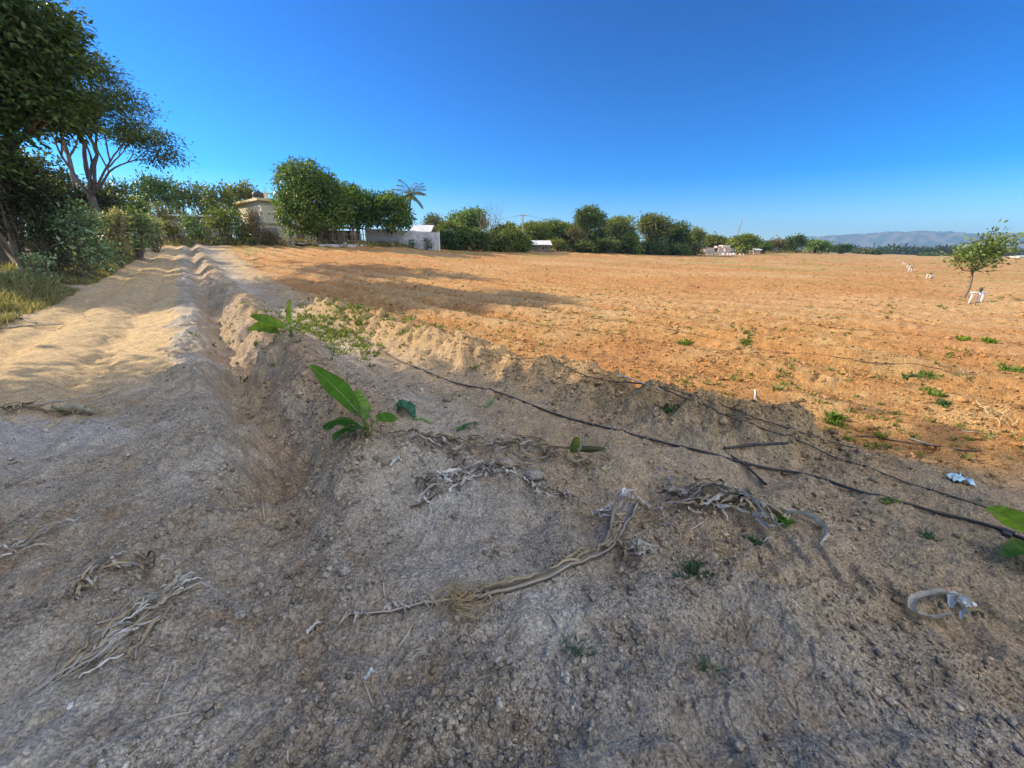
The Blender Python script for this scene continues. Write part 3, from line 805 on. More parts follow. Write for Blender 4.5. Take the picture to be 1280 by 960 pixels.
    # dry bush and bare twiggy tree between the green clump and the pole
    for px, Y, top, lab, nm, d0 in ((606, 64, 265, 'dry reddish leafless bush between green trees', 'dry_bush', 4), (614, 72, 257, 'bare twiggy tree above the dry bush', 'bare_tree', 4)):
        p, h = PX(px, Y, top); R = np.random.default_rng(px)
        t = thing(nm, (p[0], p[1], p[2] - .1), lab, 'bush' if 'bush' in nm else 'tree'); out = []; tips = []
        z0 = h * .25
        out.append(tube_np([(0, 0, 0), (0, 0, z0)], .12, 6))
        for k in range(6):
            a = 2 * PI * k / 6
            branching(R, np.array([0, 0, z0 * .8]), unit(np.array([math.cos(a) * .6, math.sin(a) * .6, 1])), h * .32, .06, d0, out, tips, .55, .12, (2, 2))
        V, F = merge(out)
        np_mesh('branches', V, F, noise_mat('dry twigs', (.30, .20, .14), (.42, .30, .22), 5) if nm == 'dry_bush' else M_GREYBARK, t)
    # far belt on the plain: reads as one mass
    R = np.random.default_rng(77); B = []
    for k in range(150):
        px = R.uniform(1035, 1500); Y = R.uniform(420, 900)
        X = (px - 640) / FPX * Y * CP * 1.0; z = h1(X, Y); rr = R.uniform(5, 14)
        B.append((X, Y, z + rr * .2, rr * 1.3, rr, rr * R.uniform(.3, .55)))
    (V, F, C), _ = crown_np(B, 9000, 5, 3.2, 2.2, 1.6, (.04, .06, .025), (.07, .085, .04), R)
    o = np_mesh('far_trees', V, F, M_LEAF, None, C, smooth=False); tag(o, 'low dark belt of trees far out on the plain', 'trees', kind='stuff')
    # coconut palm
    p, h = PX(513, 66, 229); t = thing('palm_tree', tuple(p), 'coconut palm rising behind the round mango tree', 'palm tree')
    V, F = tube_np(smooth_path([(-.7, 0, -.1), (-.5, 0, h * .4), (0, 0, h * .82)], 9), np.linspace(.19, .12, 9), 8); np_mesh('trunk', V, F, M_GREYBARK, t)
    R = np.random.default_rng(5)
    for k in range(23):
        a = 2 * PI * k * .382 * 1.618 + R.uniform(-.2, .2); e = R.uniform(-.1, 1.45); Lf = R.uniform(2.3, 3.0)
        s = np.linspace(0, 1, 14); dh = np.array([math.cos(a), math.sin(a), 0])
        cur = [(np.array([0, 0, h * .80]))]
        for i in range(13):
            ee = e - s[i] * 1.25
            cur.append(cur[-1] + (dh * math.cos(ee) + np.array([0, 0, math.sin(ee)])) * Lf / 13)
        cur = np.array(cur); side = np.array([-math.sin(a), math.cos(a), 0])
        Pn, Dn, Nn, Ln = [], [], [], []
        for i in range(2, 14):
            tg = unit(cur[i] - cur[i - 1])
            for q in range(3):
                bp = cur[i - 1] + (cur[i] - cur[i - 1]) * q / 3
                for sg in (-1, 1):
                    Pn.append(bp); Dn.append(sg * side * .8 + tg * .7 + np.array([0, 0, -.45])); Nn.append(np.array([0, 0, 1.0])); Ln.append(.75 * math.sin(PI * (.12 + .8 * s[i])) + .1)
        n = len(Pn); C = np.array([.14, .17, .07]) * R.uniform(.8, 1.3) * R.uniform(.85, 1.15, (n, 1))
        V, F, C = leaves_np(np.array(Pn), np.array(Dn), np.array(Nn), np.array(Ln), .065, C)
        tv, tf = tube_np(cur, np.linspace(.035, .008, 14), 4)
        V, F = merge([(V, F), (tv, tf)]); C = np.concatenate([C, np.repeat([[.16, .16, .06]], len(tv), 0)])
        np_mesh('frond', V, F, M_LEAF, t, C, smooth=False)

def ground_cover():
    R = np.random.default_rng(91)
    def sc(n, r0, r1, a0, a1):
        r = np.exp(R.uniform(math.log(r0), math.log(r1), n)); ph = np.radians(R.uniform(a0, a1, n))
        return r * np.sin(ph), r * np.cos(ph)
    # verge grass and weeds on the left of the track
    n = 9000; u = R.uniform(4, 47, n); w = -3.25 - np.abs(R.normal(size=n)) * 1.0 - .15
    x = u * DX + w * NX; y = u * DY + w * NY
    k = fbm(x * .5, y * .5, 92, 2) > -.25 ; x, y, u, w = x[k], y[k], u[k], w[k]
    h = np.clip(.10 + .22 * np.clip(-3.1 - w, 0, 1.3), 0, .5) * R.uniform(.5, 1.3, len(x))
    V, F, C = blades_np(x, y, H(x, y), 9, h, .045, R, (.14, .17, .06), (.38, .31, .15), .6)
    tag(np_mesh('verge_grass', V, F, M_LEAF, None, C, smooth=False), 'dry grass and weeds along the left verge of the track', 'grass', kind='stuff')
    # weeds over the field
    x, y = sc(16000, 3.2, 120, -42, 55); Z = zones(x, y); r = np.hypot(x, y)
    dn = sst(.0, .6, fbm(x * .13, y * .25, 75, 4) + .5 * perlin(x * .7, y * .7, 93)) * .55 + .05
    k = (Z[7] > .8) & (R.random(len(x)) < dn); x, y, r = x[k], y[k], r[k]
    h = R.uniform(.02, .07, len(x)) * (1 + r / 30)
    V, F, C = blades_np(x, y, H(x, y), 8, h, .09, R, (.12, .16, .04), (.26, .26, .08), .9)
    tag(np_mesh('field_weeds', V, F, M_LEAF, None, C, smooth=False), 'small green weeds scattered over the ploughed field', 'weeds', kind='stuff')
    # green patch on the far end of the near bank
    c = ground_at(425, 404); a = R.normal(size=(900, 2)) * np.array([.7, .9])
    x = c[0] + a[:, 0] * NX + a[:, 1] * 1.5 * DX - .1; y = c[1] + a[:, 0] * NY + a[:, 1] * 1.5 * DY
    V, F, C = blades_np(x, y, H(x, y), 8, R.uniform(.04, .13, len(x)), .07, R, (.08, .13, .03), (.20, .24, .06), .8)
    tag(np_mesh('grass_patch', V, F, M_LEAF, None, C, smooth=False), 'patch of short green grass on the bank beyond the banana plants', 'grass', kind='stuff')
    # grass at the foot of the tree line
    n = 5000; ph = R.uniform(-.72, .60, n); re = np.interp(ph, _phi, _re) * R.uniform(.93, 1.06, n)
    x = re * np.sin(ph); y = re * np.cos(ph)
    V, F, C = blades_np(x, y, H(x, y), 7, R.uniform(.25, .7, n) * (.6 + re / 120), .13, R, (.13, .15, .055), (.34, .29, .15), .5)
    tag(np_mesh('edge_grass', V, F, M_LEAF, None, C, smooth=False), 'dry grass along the far edge of the field', 'grass', kind='stuff')
    # straw and bits of dry leaf strewn over the soil
    x, y = sc(8500, .85, 24, -62, 58); Z = zones(x, y)
    k = R.random(len(x)) < (.25 + .6 * sst(-.1, .5, fbm(x * .8, y * .8, 95, 2))) * (1 - .8 * Z[2]); x, y = x[k], y[k]; n = len(x)
    a = R.uniform(0, 2 * PI, n); Ln = np.minimum(.010 + .020 * R.pareto(2.2, n), .13); Wd = np.minimum(Ln * R.uniform(.05, .20, n), .008)
    pts = []
    z = H(x, y)
    V = np.zeros((n, 8, 3))
    bend = R.normal(size=n) * .35
    for i, s in enumerate((-.5, -.17, .17, .5)):
        aa = a + bend * s
        cx = x + np.cos(aa) * Ln * s; cy = y + np.sin(aa) * Ln * s
        cz = H(cx, cy) + .004 + R.uniform(0, .2, n) * Wd + np.abs(s) * Ln * R.uniform(-.05, .18, n)
        wf = (.35, 1, .9, .15)[i]
        for j, sg in enumerate((-1, 1)):
            V[:, i * 2 + j] = np.stack([cx - np.sin(aa) * sg * Wd * .5 * wf, cy + np.cos(aa) * sg * Wd * .5 * wf, cz + sg * Wd * .25], 1)
    f = np.array([(0, 1, 3, 2), (2, 3, 5, 4), (4, 5, 7, 6)]); F = (f[None] + (np.arange(n) * 8)[:, None, None]).reshape(-1, 4)
    m = R.random((n, 1)); C = (np.array([.22, .17, .12]) * (1 - m) + np.array([.50, .45, .38]) * m) * R.uniform(.7, 1.15, (n, 1))
    tag(np_mesh('straw_litter', V.reshape(-1, 3), F, M_DRY, None, np.repeat(C, 8, 0)), 'straw and scraps of dry leaf strewn over the soil', 'litter', kind='stuff')

big_trees(); tree_line(); ground_cover()
# ------------------------------------------------------------------ buildings and built things
M_CREAM = noise_mat('cream paint', (.62, .56, .40), (.72, .66, .50), 3, bump=.1)
M_ROOFEDGE = noise_mat('yellow cream edge', (.66, .56, .30), (.74, .64, .38), 3, bump=.1)
M_WHITEW = noise_mat('whitewash', (.60, .585, .56), (.76, .75, .73), 2.2, bump=.2)
M_CONC = noise_mat('bare concrete', (.27, .26, .25), (.40, .39, .37), 2.5, bump=.3)
M_DARKGLASS = noise_mat('dark pane', (.02, .025, .03), (.03, .035, .04), 3, rough=.15, spec=.5, bump=0)
M_BLACKP = noise_mat('black plastic', (.030, .030, .032), (.055, .053, .050), 9, rough=.55, spec=.4, bump=.1)
M_DUSTYHOSE = noise_mat('dusty black hose', (.028, .027, .027), (.11, .095, .08), 7, rough=.7, spec=.3, bump=.2, dist=.003)
M_HOSE = noise_mat('black hose', (.022, .022, .024), (.10, .085, .07), 7, rough=.6, spec=.4, bump=.1, dist=.002)
M_DUSTYH = noise_mat('soil dusted hose', (.06, .045, .035), (.20, .13, .07), 9, rough=.8, spec=.2, bump=.1, dist=.002)
M_PALESTICK = noise_mat('pale dry stick', (.46, .40, .31), (.60, .55, .46), 12, bump=.2, dist=.003)
M_TIN = noise_mat('weathered sheet metal', (.55, .55, .54), (.75, .74, .72), 2, rough=.5, spec=.5, bump=.2)
M_BRICKISH = noise_mat('pinkish plaster', (.46, .34, .29), (.60, .50, .45), 2, bump=.4)
M_BROWNWALL = noise_mat('brown board wall', (.20, .14, .11), (.30, .22, .18), 2, bump=.3)
M_WHITEP = noise_mat('white plastic', (.72, .72, .70), (.82, .82, .80), 6, rough=.45, spec=.4, bump=.05)
M_STEEL = noise_mat('grey steel', (.24, .24, .25), (.36, .36, .37), 6, rough=.5, spec=.5, bump=.05)
M_WOODPOLE = noise_mat('weathered pole', (.34, .30, .26), (.46, .42, .37), 5, bump=.3)

def opening_wall(mb, x0, x1, z0, z1, y, th, holes):
    """wall in the xz plane with rectangular holes (hx0,hx1,hz0,hz1), thickness th towards +y"""
    xs = sorted({x0, x1, *[h[0] for h in holes], *[h[1] for h in holes]}); zs = sorted({z0, z1, *[h[2] for h in holes], *[h[3] for h in holes]})
    for a, b in zip(xs, xs[1:]):
        for c, d in zip(zs, zs[1:]):
            if any(h[0] <= a and b <= h[1] and h[2] <= c and d <= h[3] for h in holes): continue
            mb.box(((a + b) / 2, y + th / 2, (c + d) / 2), (b - a, th, d - c))

def house():
    p, h = PX(327, 53.0, 252); Hh = h
    ang = math.radians(48)
    t = thing('house', (p[0], p[1], p[2] - .1), 'two storey cream house with flat roof and dark upper window', 'house', rz=ang)
    # local axes: corner at the origin, +x runs back along the shaded face, +y back along the sunlit face
    Lx, Ly = 9.0, 8.0
    w = MB(); holes = [(1.6, 2.7, Hh * .56, Hh * .83), (5.2, 6.4, Hh * .56, Hh * .83), (3.6, 4.6, 0.05, 2.1)]
    opening_wall(w, 0, Lx, 0, Hh, 0, .2, holes)
    w.box((.1, .2 + (Ly - .2) / 2, Hh / 2), (.2, Ly - .2, Hh)); w.box((Lx - .1, .2 + (Ly - .2) / 2, Hh / 2), (.2, Ly - .2, Hh)); w.box((Lx / 2, Ly - .1, Hh / 2), (Lx - .4, .2, Hh))
    w.build('wall', M_CREAM, t)
    MB().box((Lx / 2, Ly / 2, Hh + .14), (Lx + .9, Ly + .9, .28)).build('roof', M_ROOFEDGE, t, bevel=.02)
    MB().box((Lx / 2, -.05, Hh * .48), (Lx + .1, .1, .16)).box((-.055, Ly / 2, Hh * .48), (.1, Ly, .16)).build('floor_band', M_CONC, t)
    for hx0, hx1, hz0, hz1 in holes[:2]:
        f = MB(); g = .07
        f.box(((hx0 + hx1) / 2, .02, hz0 + g / 2), (hx1 - hx0, .10, g)).box(((hx0 + hx1) / 2, .02, hz1 - g / 2), (hx1 - hx0, .10, g))
        f.box((hx0 + g / 2, .02, (hz0 + hz1) / 2), (g, .10, hz1 - hz0 - 2 * g)).box((hx1 - g / 2, .02, (hz0 + hz1) / 2), (g, .10, hz1 - hz0 - 2 * g))
        fo = f.build('window', M_CONC, t)
        MB().box(((hx0 + hx1) / 2, .09, (hz0 + hz1) / 2), (hx1 - hx0 - 2 * g, .02, hz1 - hz0 - 2 * g)).build('pane', M_DARKGLASS, fo)
    d = holes[2]; dd = MB().box(((d[0] + d[1]) / 2, .10, (d[2] + d[3]) / 2), (d[1] - d[0], .05, d[3] - d[2])).build('door', M_BROWNWALL, t)
    MB().box((d[0] + .12, .06, 1.0), (.04, .04, .14)).build('handle', M_STEEL, dd)
    mw = Matrix.Translation((p[0], p[1], p[2] - .1)) @ Matrix.Rotation(ang, 4, 'Z')
    rz = Hh + .28
    q = mw @ Vector((1.0, 3.2, rz))
    tk = thing('water_tank', q, 'black water tank on the flat house roof', 'water tank')
    MB().lathe((0, 0, 0), [(.62, 0), (.66, .05), (.66, .35), (.63, .38), (.66, .41), (.66, .78), (.60, .9), (.30, 1.04)], 20).build('tank_body', M_BLACKP, tk, smooth=True)
    MB().lathe((0, 0, 1.03), [(.26, 0), (.26, .06), (.1, .1)], 14).build('lid', M_BLACKP, tk)
    q = mw @ Vector((1.2, 1.2, rz))
    st = thing('roof_pedestal', q, 'pale block pillar stub with rods beside the water tank', 'pillar')
    MB().box((0, 0, .45), (.35, .35, .9)).build('pillar', M_CREAM, st)
    rb = MB()
    for a in (-.1, .1):
        for b in (-.1, .1): rb.tube([(a, b, .9), (a * 1.1, b, 1.45)], .012, 5)
    rb.build('rods', M_STEEL, st)
    q = mw @ Vector((2.6, 1.0, rz))
    an = thing('roof_antenna', q, 'television antenna on a mast above the house roof', 'antenna'); ht = top_h(np.array([q.x, q.y, q.z]), 226)
    MB().tube([(0, 0, 0), (0, 0, ht)], .035, 6).build('mast', M_STEEL, an)
    e = MB().tube([(-.7, -.2, ht - .12), (.7, .2, ht - .12)], .02, 5)
    for k in range(7):
        s = -.65 + k * .21; e.tube([(s + .12, s * .29 - .42, ht - .10), (s - .12, s * .29 + .42, ht - .10)], .012, 4)
    e.build('aerial', M_STEEL, an)
    q = mw @ Vector((2.2, 1.6, rz)); ds = thing('satellite_dish', q, 'small white satellite dish at the roof edge', 'satellite dish', rz=2.2)
    MB().tube([(0, 0, 0), (0, 0, .55)], .03, 6).build('post', M_STEEL, ds)
    bm_ = MB(); n = 16; vs = [(0, .0, .7)]; fs = []
    for ring, (r_, dpt) in enumerate(((.16, .02), (.32, .09), (.42, .16))):
        for k in range(n): a = 2 * PI * k / n; vs.append((r_ * math.cos(a), -dpt, .7 + r_ * math.sin(a)))
    for k in range(n): fs.append((0, 1 + k, 1 + (k + 1) % n))
    for ring in range(2):
        for k in range(n): fs.append((1 + ring * n + k, 1 + (ring + 1) * n + k, 1 + (ring + 1) * n + (k + 1) % n, 1 + ring * n + (k + 1) % n))
    bm_.add(vs, fs).build('dish', M_WHITEP, ds, smooth=True)
    MB().tube([(0, -.10, .32), (0, -.5, .62)], .015, 5).build('feed_arm', M_STEEL, ds)
    # outside stairs of rough concrete
    p = at(345, 49.5); t = thing('concrete_stairs', (p[0], p[1], p[2] - .05), 'rough concrete steps between the house and the mango tree', 'stairs', rz=math.radians(-8))
    n = 7; s = MB()
    for k in range(n): s.box((-.9 + k * -.0 + .28 * (n - k) - .95, 0, .12 * (k + 1)), (.28, 1.1, .24 * (k + 1)))
    s.build('steps', M_CONC, t)
    MB().box((-1.1, .62, .9), (1.9, .12, 1.8)).build('side_wall', M_CONC, t)
    # heap of cut branches and rubble
    p = at(362, 48.5); R = np.random.default_rng(17)
    t = thing('brush_pile', tuple(p), 'heap of cut branches and rubble at the foot of the tallest mango tree', 'brush pile')
    parts = []
    for k in range(46):
        a = R.uniform(-.5, .5) + (PI if R.random() < .5 else 0); L = R.uniform(.8, 2.4); c = R.normal(size=3) * np.array([1.5, .5, .0]); z = R.uniform(.05, .7) * math.exp(-abs(c[0]) / 2)
        parts.append(tube_np(smooth_path([c + [-.5 * L * math.cos(a), -.5 * L * math.sin(a), z * .5], c + [0, 0, z + .1], c + [.5 * L * math.cos(a), .5 * L * math.sin(a), z * R.uniform(.2, 1.4)]], 6), np.linspace(.04, .015, 6), 5))
    V, F = merge(parts); np_mesh('branches', V, F, M_TWIG, t)
    for k in range(16):
        c = R.normal(size=2) * np.array([1.7, .4]); s = R.uniform(.12, .3); MB().box((c[0], c[1] - .3, s * .35), (s * 1.5, s, s * .8), R.uniform(0, 3), Matrix.Rotation(R.uniform(-.4, .4), 3, 'X')).build('rubble_block', M_CONC, t)

def shed():
    a = at(186, 49.5); b = at(266, 51.5); hgt = top_h(a, 268); v = b - a; L = math.hypot(v[0], v[1]); ang = math.atan2(v[1], v[0])
    t = thing('shed', (a[0], a[1], min(a[2], b[2]) - .1), 'long low grey concrete shed half hidden by bushes', 'shed', rz=ang)
    w = MB(); opening_wall(w, 0, L, 0, hgt - .25, 0, .18, [(2.2, 3.1, 1.1, 2.0), (5.4, 6.2, .1, 2.0)])
    w.box((.09, .18 + 1.9, hgt / 2 - .1), (.18, 3.8, hgt - .3)).box((L - .09, .18 + 1.9, hgt / 2 - .1), (.18, 3.8, hgt - .3)).box((L / 2, 4.07, hgt / 2 - .1), (L, .18, hgt - .3))
    w.build('wall', M_CONC, t)
    MB().box((L / 2, 2.0, hgt - .14), (L + .8, 5.2, .16), 0, Matrix.Rotation(.02, 3, 'X')).build('roof', M_WHITEW, t)
    wf = MB().box((2.65, .06, 1.14), (.9, .10, .08)).box((2.65, .06, 1.96), (.9, .10, .08)).box((2.24, .06, 1.55), (.08, .10, .74)).box((3.06, .06, 1.55), (.08, .10, .74)).build('window', M_CONC, t)
    MB().box((2.65, .1, 1.55), (.74, .02, .74)).build('pane', M_DARKGLASS, wf)
    MB().box((5.8, .12, 1.05), (.78, .05, 1.88)).build('door', M_BROWNWALL, t)

def block_wall():
    a = at(458, 55); b = at(547, 52.5); v = b - a; L = math.hypot(v[0], v[1]); ang = math.atan2(v[1], v[0])
    hz = top_h(a, 287); z0 = min(a[2], b[2]) - .25
    t = thing('block_wall', (a[0], a[1], z0), 'whitewashed block wall under the round mango tree', 'wall', rz=ang)
    ha = a[2] + hz - z0; hb = b[2] + top_h(b, 291) - z0
    m = MB(); n = 3
    for i in range(n):
        x0 = L * i / n + .16; x1 = L * (i + 1) / n - .16; f0 = ha + (hb - ha) * x0 / L; f1 = ha + (hb - ha) * x1 / L
        m.add([(x0, 0, 0), (x1, 0, 0), (x1, .16, 0), (x0, .16, 0), (x0, 0, f0), (x1, 0, f1), (x1, .16, f1), (x0, .16, f0)], [(0, 1, 5, 4), (3, 7, 6, 2), (0, 4, 7, 3), (1, 2, 6, 5), (4, 5, 6, 7), (0, 3, 2, 1)])
    m.build('wall', M_WHITEW, t)
    for i in range(n + 1):
        x = L * i / n; f = ha + (hb - ha) * x / L
        MB().box((x, .08, f / 2 + .03), (.28, .26, f + .06)).build('pillar', M_WHITEW, t, bevel=.01)
    # bushes growing against it
    for px, Y, top, hw, nm, s in ((533, 52.0, 296, 4.5, 'small dark bush growing against the right part of the white wall', 301), (514, 52.4, 302, 4, 'low dark weed bush at the foot of the white wall', 302)):
        place_tree('bush', nm, px, Y, top, hw, 'dark', s, zb=0, lobes=5, cat='bush', stems=2, stemname='stem', crownname='foliage', ls=.55, dens=1.3)

def stick_fence():
    a = at(402, 50.0); b = at(457, 52.3); v = b - a; L = math.hypot(v[0], v[1]); ang = math.atan2(v[1], v[0]); R = np.random.default_rng(33)
    t = thing('stick_fence', tuple(a), 'dark fence of upright and slanting sticks under the mango trees', 'fence', rz=ang)
    hh = top_h(a, 289)
    for k in range(5):
        x = L * k / 4; MB().tube([(x, 0, -.2), (x + R.uniform(-.05, .05), 0, hh + .1)], .06, 6).build('post', M_TWIG, t)
    m = MB()
    for k in range(46):
        x = R.uniform(0, L); s = R.normal() * .22; m.tube([(x, -.05 + R.uniform(-.05, .05), 0), (x + s, 0, hh * R.uniform(.75, 1.05))], R.uniform(.02, .04), 5)
    m.build('sticks', M_BARK, t)
    for z in (.45, 1.1): MB().tube([(0, .07, z * hh / 1.5), (L, .07, z * hh / 1.5)], .03, 5).build('rail', M_TWIG, t)
    # dark lean-to behind the fence
    c = at(427, 54.5); t = thing('pole_shelter', tuple(c), 'dark lean-to shelter behind the stick fence', 'shelter', rz=ang)
    for x in (-2.4, 0, 2.4):
        for y in (-1.0, 1.2): MB().tube([(x, y, -.2), (x, y, 1.75 + .2 * (y > 0))], .06, 6).build('post', M_TWIG, t)
    MB().box((0, .1, 1.9), (5.4, 2.8, .08), 0, Matrix.Rotation(.09, 3, 'X')).build('roof', M_BROWNWALL, t)
    MB().box((0, 1.33, .85), (5.0, .06, 1.6)).build('back_wall', M_BROWNWALL, t)
    # low kerb
    a = at(398, 48.6); b = at(458, 50.6); v = b - a; L = math.hypot(v[0], v[1]); ang = math.atan2(v[1], v[0])
    k = MB().box((L / 2, 0, .10), (L, .18, .36)).build('low_kerb_wall', M_WHITEW, None, bevel=.015); k.location = tuple(a); k.rotation_euler = (0, 0, ang)
    tag(k, 'low pale kerb in front of the stick fence', 'kerb')

def small_house(name, label, pxa, pxb, Y, top, roof_rows, wallm, roofm, depth=4.0, rz=0.0, cat='house', openings=True):
    a = at(pxa, Y); b = at(pxb, Y); L = b[0] - a[0]; hh = top_h(a, top); z0 = min(a[2], b[2]) - .15
    wh = hh * roof_rows
    t = thing(name, (a[0], Y, z0), label, cat, rz=rz)
    w = MB(); holes = [(L * .18, L * .32, .15, min(2.0, wh * .9)), (L * .58, L * .74, wh * .42, wh * .82)] if openings else []
    opening_wall(w, 0, L, 0, wh, 0, .15, holes)
    w.box((.075, .15 + depth / 2, wh / 2), (.15, depth, wh)).box((L - .075, .15 + depth / 2, wh / 2), (.15, depth, wh)).box((L / 2, .15 + depth + .075, wh / 2), (L, .15, wh))
    w.build('wall', wallm, t)
    e = .35; y0 = -e; y1 = depth + .3 + e; ym = (y0 + y1) / 2; r = MB(); th = .06
    for (ya, za, yb, zb_) in ((y0, wh - .02, ym, hh + .15), (ym, hh + .15, y1, wh - .02)):
        r.add([(-e, ya, za), (L + e, ya, za), (L + e, yb, zb_), (-e, yb, zb_), (-e, ya, za + th), (L + e, ya, za + th), (L + e, yb, zb_ + th), (-e, yb, zb_ + th)], [(0, 3, 2, 1), (4, 5, 6, 7), (0, 1, 5, 4), (2, 3, 7, 6), (1, 2, 6, 5), (0, 4, 7, 3)])
    r.build('roof', roofm, t)
    if openings:
        h = holes[0]; MB().box(((h[0] + h[1]) / 2, .1, (h[2] + h[3]) / 2), (h[1] - h[0], .04, h[3] - h[2])).build('door', M_BROWNWALL, t)
        h = holes[1]; g = .06
        f = MB().box(((h[0] + h[1]) / 2, .03, h[2] + g / 2), (h[1] - h[0], .08, g)).box(((h[0] + h[1]) / 2, .03, h[3] - g / 2), (h[1] - h[0], .08, g)).box((h[0] + g / 2, .03, (h[2] + h[3]) / 2), (g, .08, h[3] - h[2] - 2 * g)).box((h[1] - g / 2, .03, (h[2] + h[3]) / 2), (g, .08, h[3] - h[2] - 2 * g)).build('window', M_CONC, t)
        MB().box(((h[0] + h[1]) / 2, .08, (h[2] + h[3]) / 2), (h[1] - h[0] - 2 * g, .02, h[3] - h[2] - 2 * g)).build('pane', M_DARKGLASS, f)
    return t

def poles_and_masts():
    p, h = PX(652, 76, 265); t = thing('utility_pole', (p[0], p[1], p[2] - .2), 'wooden power pole rising among the far trees', 'utility pole', rz=.5)
    MB().tube([(0, 0, 0), (0, 0, h * .5), (0, 0, h)], [.15, .13, .10], 8).build('pole', M_WOODPOLE, t)
    MB().box((0, -.13, h - .35), (1.7, .09, .11)).build('crossarm', M_WOODPOLE, t)
    for x in (-.75, 0, .75): MB().lathe((x, -.13, h - .295), [(.05, 0), (.06, .08), (.03, .14)], 8).build('insulator', M_WHITEP, t)
    q, h2 = PX(560, 84, 268); z0 = p[2] - .2 + h - .2
    q2, _ = PX(830, 130, 270)
    for e, lab in ((np.array([q[0], q[1], q[2] + h2]), 'thin power line running left from the wooden pole'), (np.array([q2[0], q2[1], q2[2] + h * .95]), 'thin power line running right from the wooden pole')):
        s = np.array([p[0], p[1], z0]); pts = [s + (e - s) * k / 14 - np.array([0, 0, 1.0 * math.sin(PI * k / 14)]) for k in range(15)]
        V, F = tube_np(pts, .018, 5); tag(np_mesh('power_line', V, F, M_BLACKP), lab, 'power line')
    # leaning lattice mast
    p, h = PX(917, 122, 272); t = thing('lattice_mast', tuple(p), 'thin leaning lattice mast above the far trees', 'mast'); lean = .16
    for k in range(3):
        a = 2 * PI * k / 3; MB().tube([(.22 * math.cos(a), .22 * math.sin(a), 0), (.16 * math.cos(a) + lean * h, .16 * math.sin(a), h)], .05, 5).build('leg', M_STEEL, t)
    m = MB(); n = 16
    for i in range(n):
        for k in range(3):
            a0 = 2 * PI * k / 3; a1 = 2 * PI * ((k + 1) % 3) / 3; za = h * i / n; zb_ = h * (i + 1) / n; r0 = .22 - .06 * i / n; r1 = .22 - .06 * (i + 1) / n
            m.tube([(r0 * math.cos(a0) + lean * za, r0 * math.sin(a0), za), (r1 * math.cos(a1) + lean * zb_, r1 * math.sin(a1), zb_)], .022, 4)
    m.build('bracing', M_STEEL, t)
    # ruined walls with blocks
    a = at(880, 112); hh = top_h(a, 304.5); t = thing('ruined_building', tuple(a), 'pinkish unfinished block walls at the far edge of the field', 'ruin', rz=.1); L = pxm(a, 34)
    m = MB(); opening_wall(m, 0, L, -.1, hh * .72, 0, .25, [(L * .35, L * .5, .5, hh * .72), (L * .7, L * .78, .6, 1.5)])
    m.box((.125, 2.2, hh * .35), (.25, 3.8, hh * .8)).box((L - .125, 2.2, hh * .35), (.25, 3.8, hh * .7)); m.build('wall', M_BRICKISH, t)
    MB().box((L * .82, 1.2, hh * .86), (L * .3, 1.8, hh * .28)).build('upper_block', M_CREAM, t)
    MB().box((L * .58, 1.5, hh * .80), (L * .16, 1.4, hh * .22)).build('upper_block', M_BRICKISH, t)
    R = np.random.default_rng(8)
    for k in range(26): s = R.uniform(.2, .55); MB().box((R.uniform(-1, L + 3), -.5 - R.uniform(0, 1.2), s * .3), (s * 1.4, s, s), R.uniform(0, 3)).build('rubble_block', M_WHITEW, t)

def pipe_stand(loc, s, label, group, rz):
    t = thing('pipe_stand', loc, label, 'pipe stand', group, rz)
    r = .042 * s
    for x, y in ((-.33, .0), (.02, -.06), (.36, .02)): MB().tube([(x * s, y * s, -.06), (x * .86 * s, y * s, .48 * s)], r, 8).build('leg', M_WHITEP, t, smooth=True)
    MB().tube([(-.42 * s, 0, .50 * s), (.44 * s, 0, .50 * s)], r * .95, 8).build('top_bar', M_WHITEP, t, smooth=True)
    b = MB().tube([(.08 * s, 0, .50 * s), (.08 * s, 0, .66 * s)], .05 * s, 8).box((.08 * s, 0, .68 * s), (.12 * s, .1 * s, .08 * s)).tube([(.02 * s, 0, .76 * s), (.24 * s, -.02 * s, .74 * s)], .018 * s, 6).build('valve', M_BLACKP, t)
    return t

def stands():
    g = 'white pipe stands across the field'
    pipe_stand(ground_at(1219, 378), .62, 'white three legged pipe stand beside the young leaning tree', g, .05)
    for (px, py, s, lab) in ((1161, 348.5, 1.0, 'white pipe stand left of the young tree, second nearest'), (1138, 340, 1.05, 'white pipe stand in the middle of the receding row'), (1135, 335.5, 1.15, 'white pipe stand, third from the far end of the row'), (1130, 331, 1.1, 'white pipe stand, second from the far end of the row'), (1123, 326, 1.3, 'farthest tiny white pipe stand of the row')):
        pipe_stand(ground_at(px, py), s * .48, lab, g, random.uniform(-.5, .5))

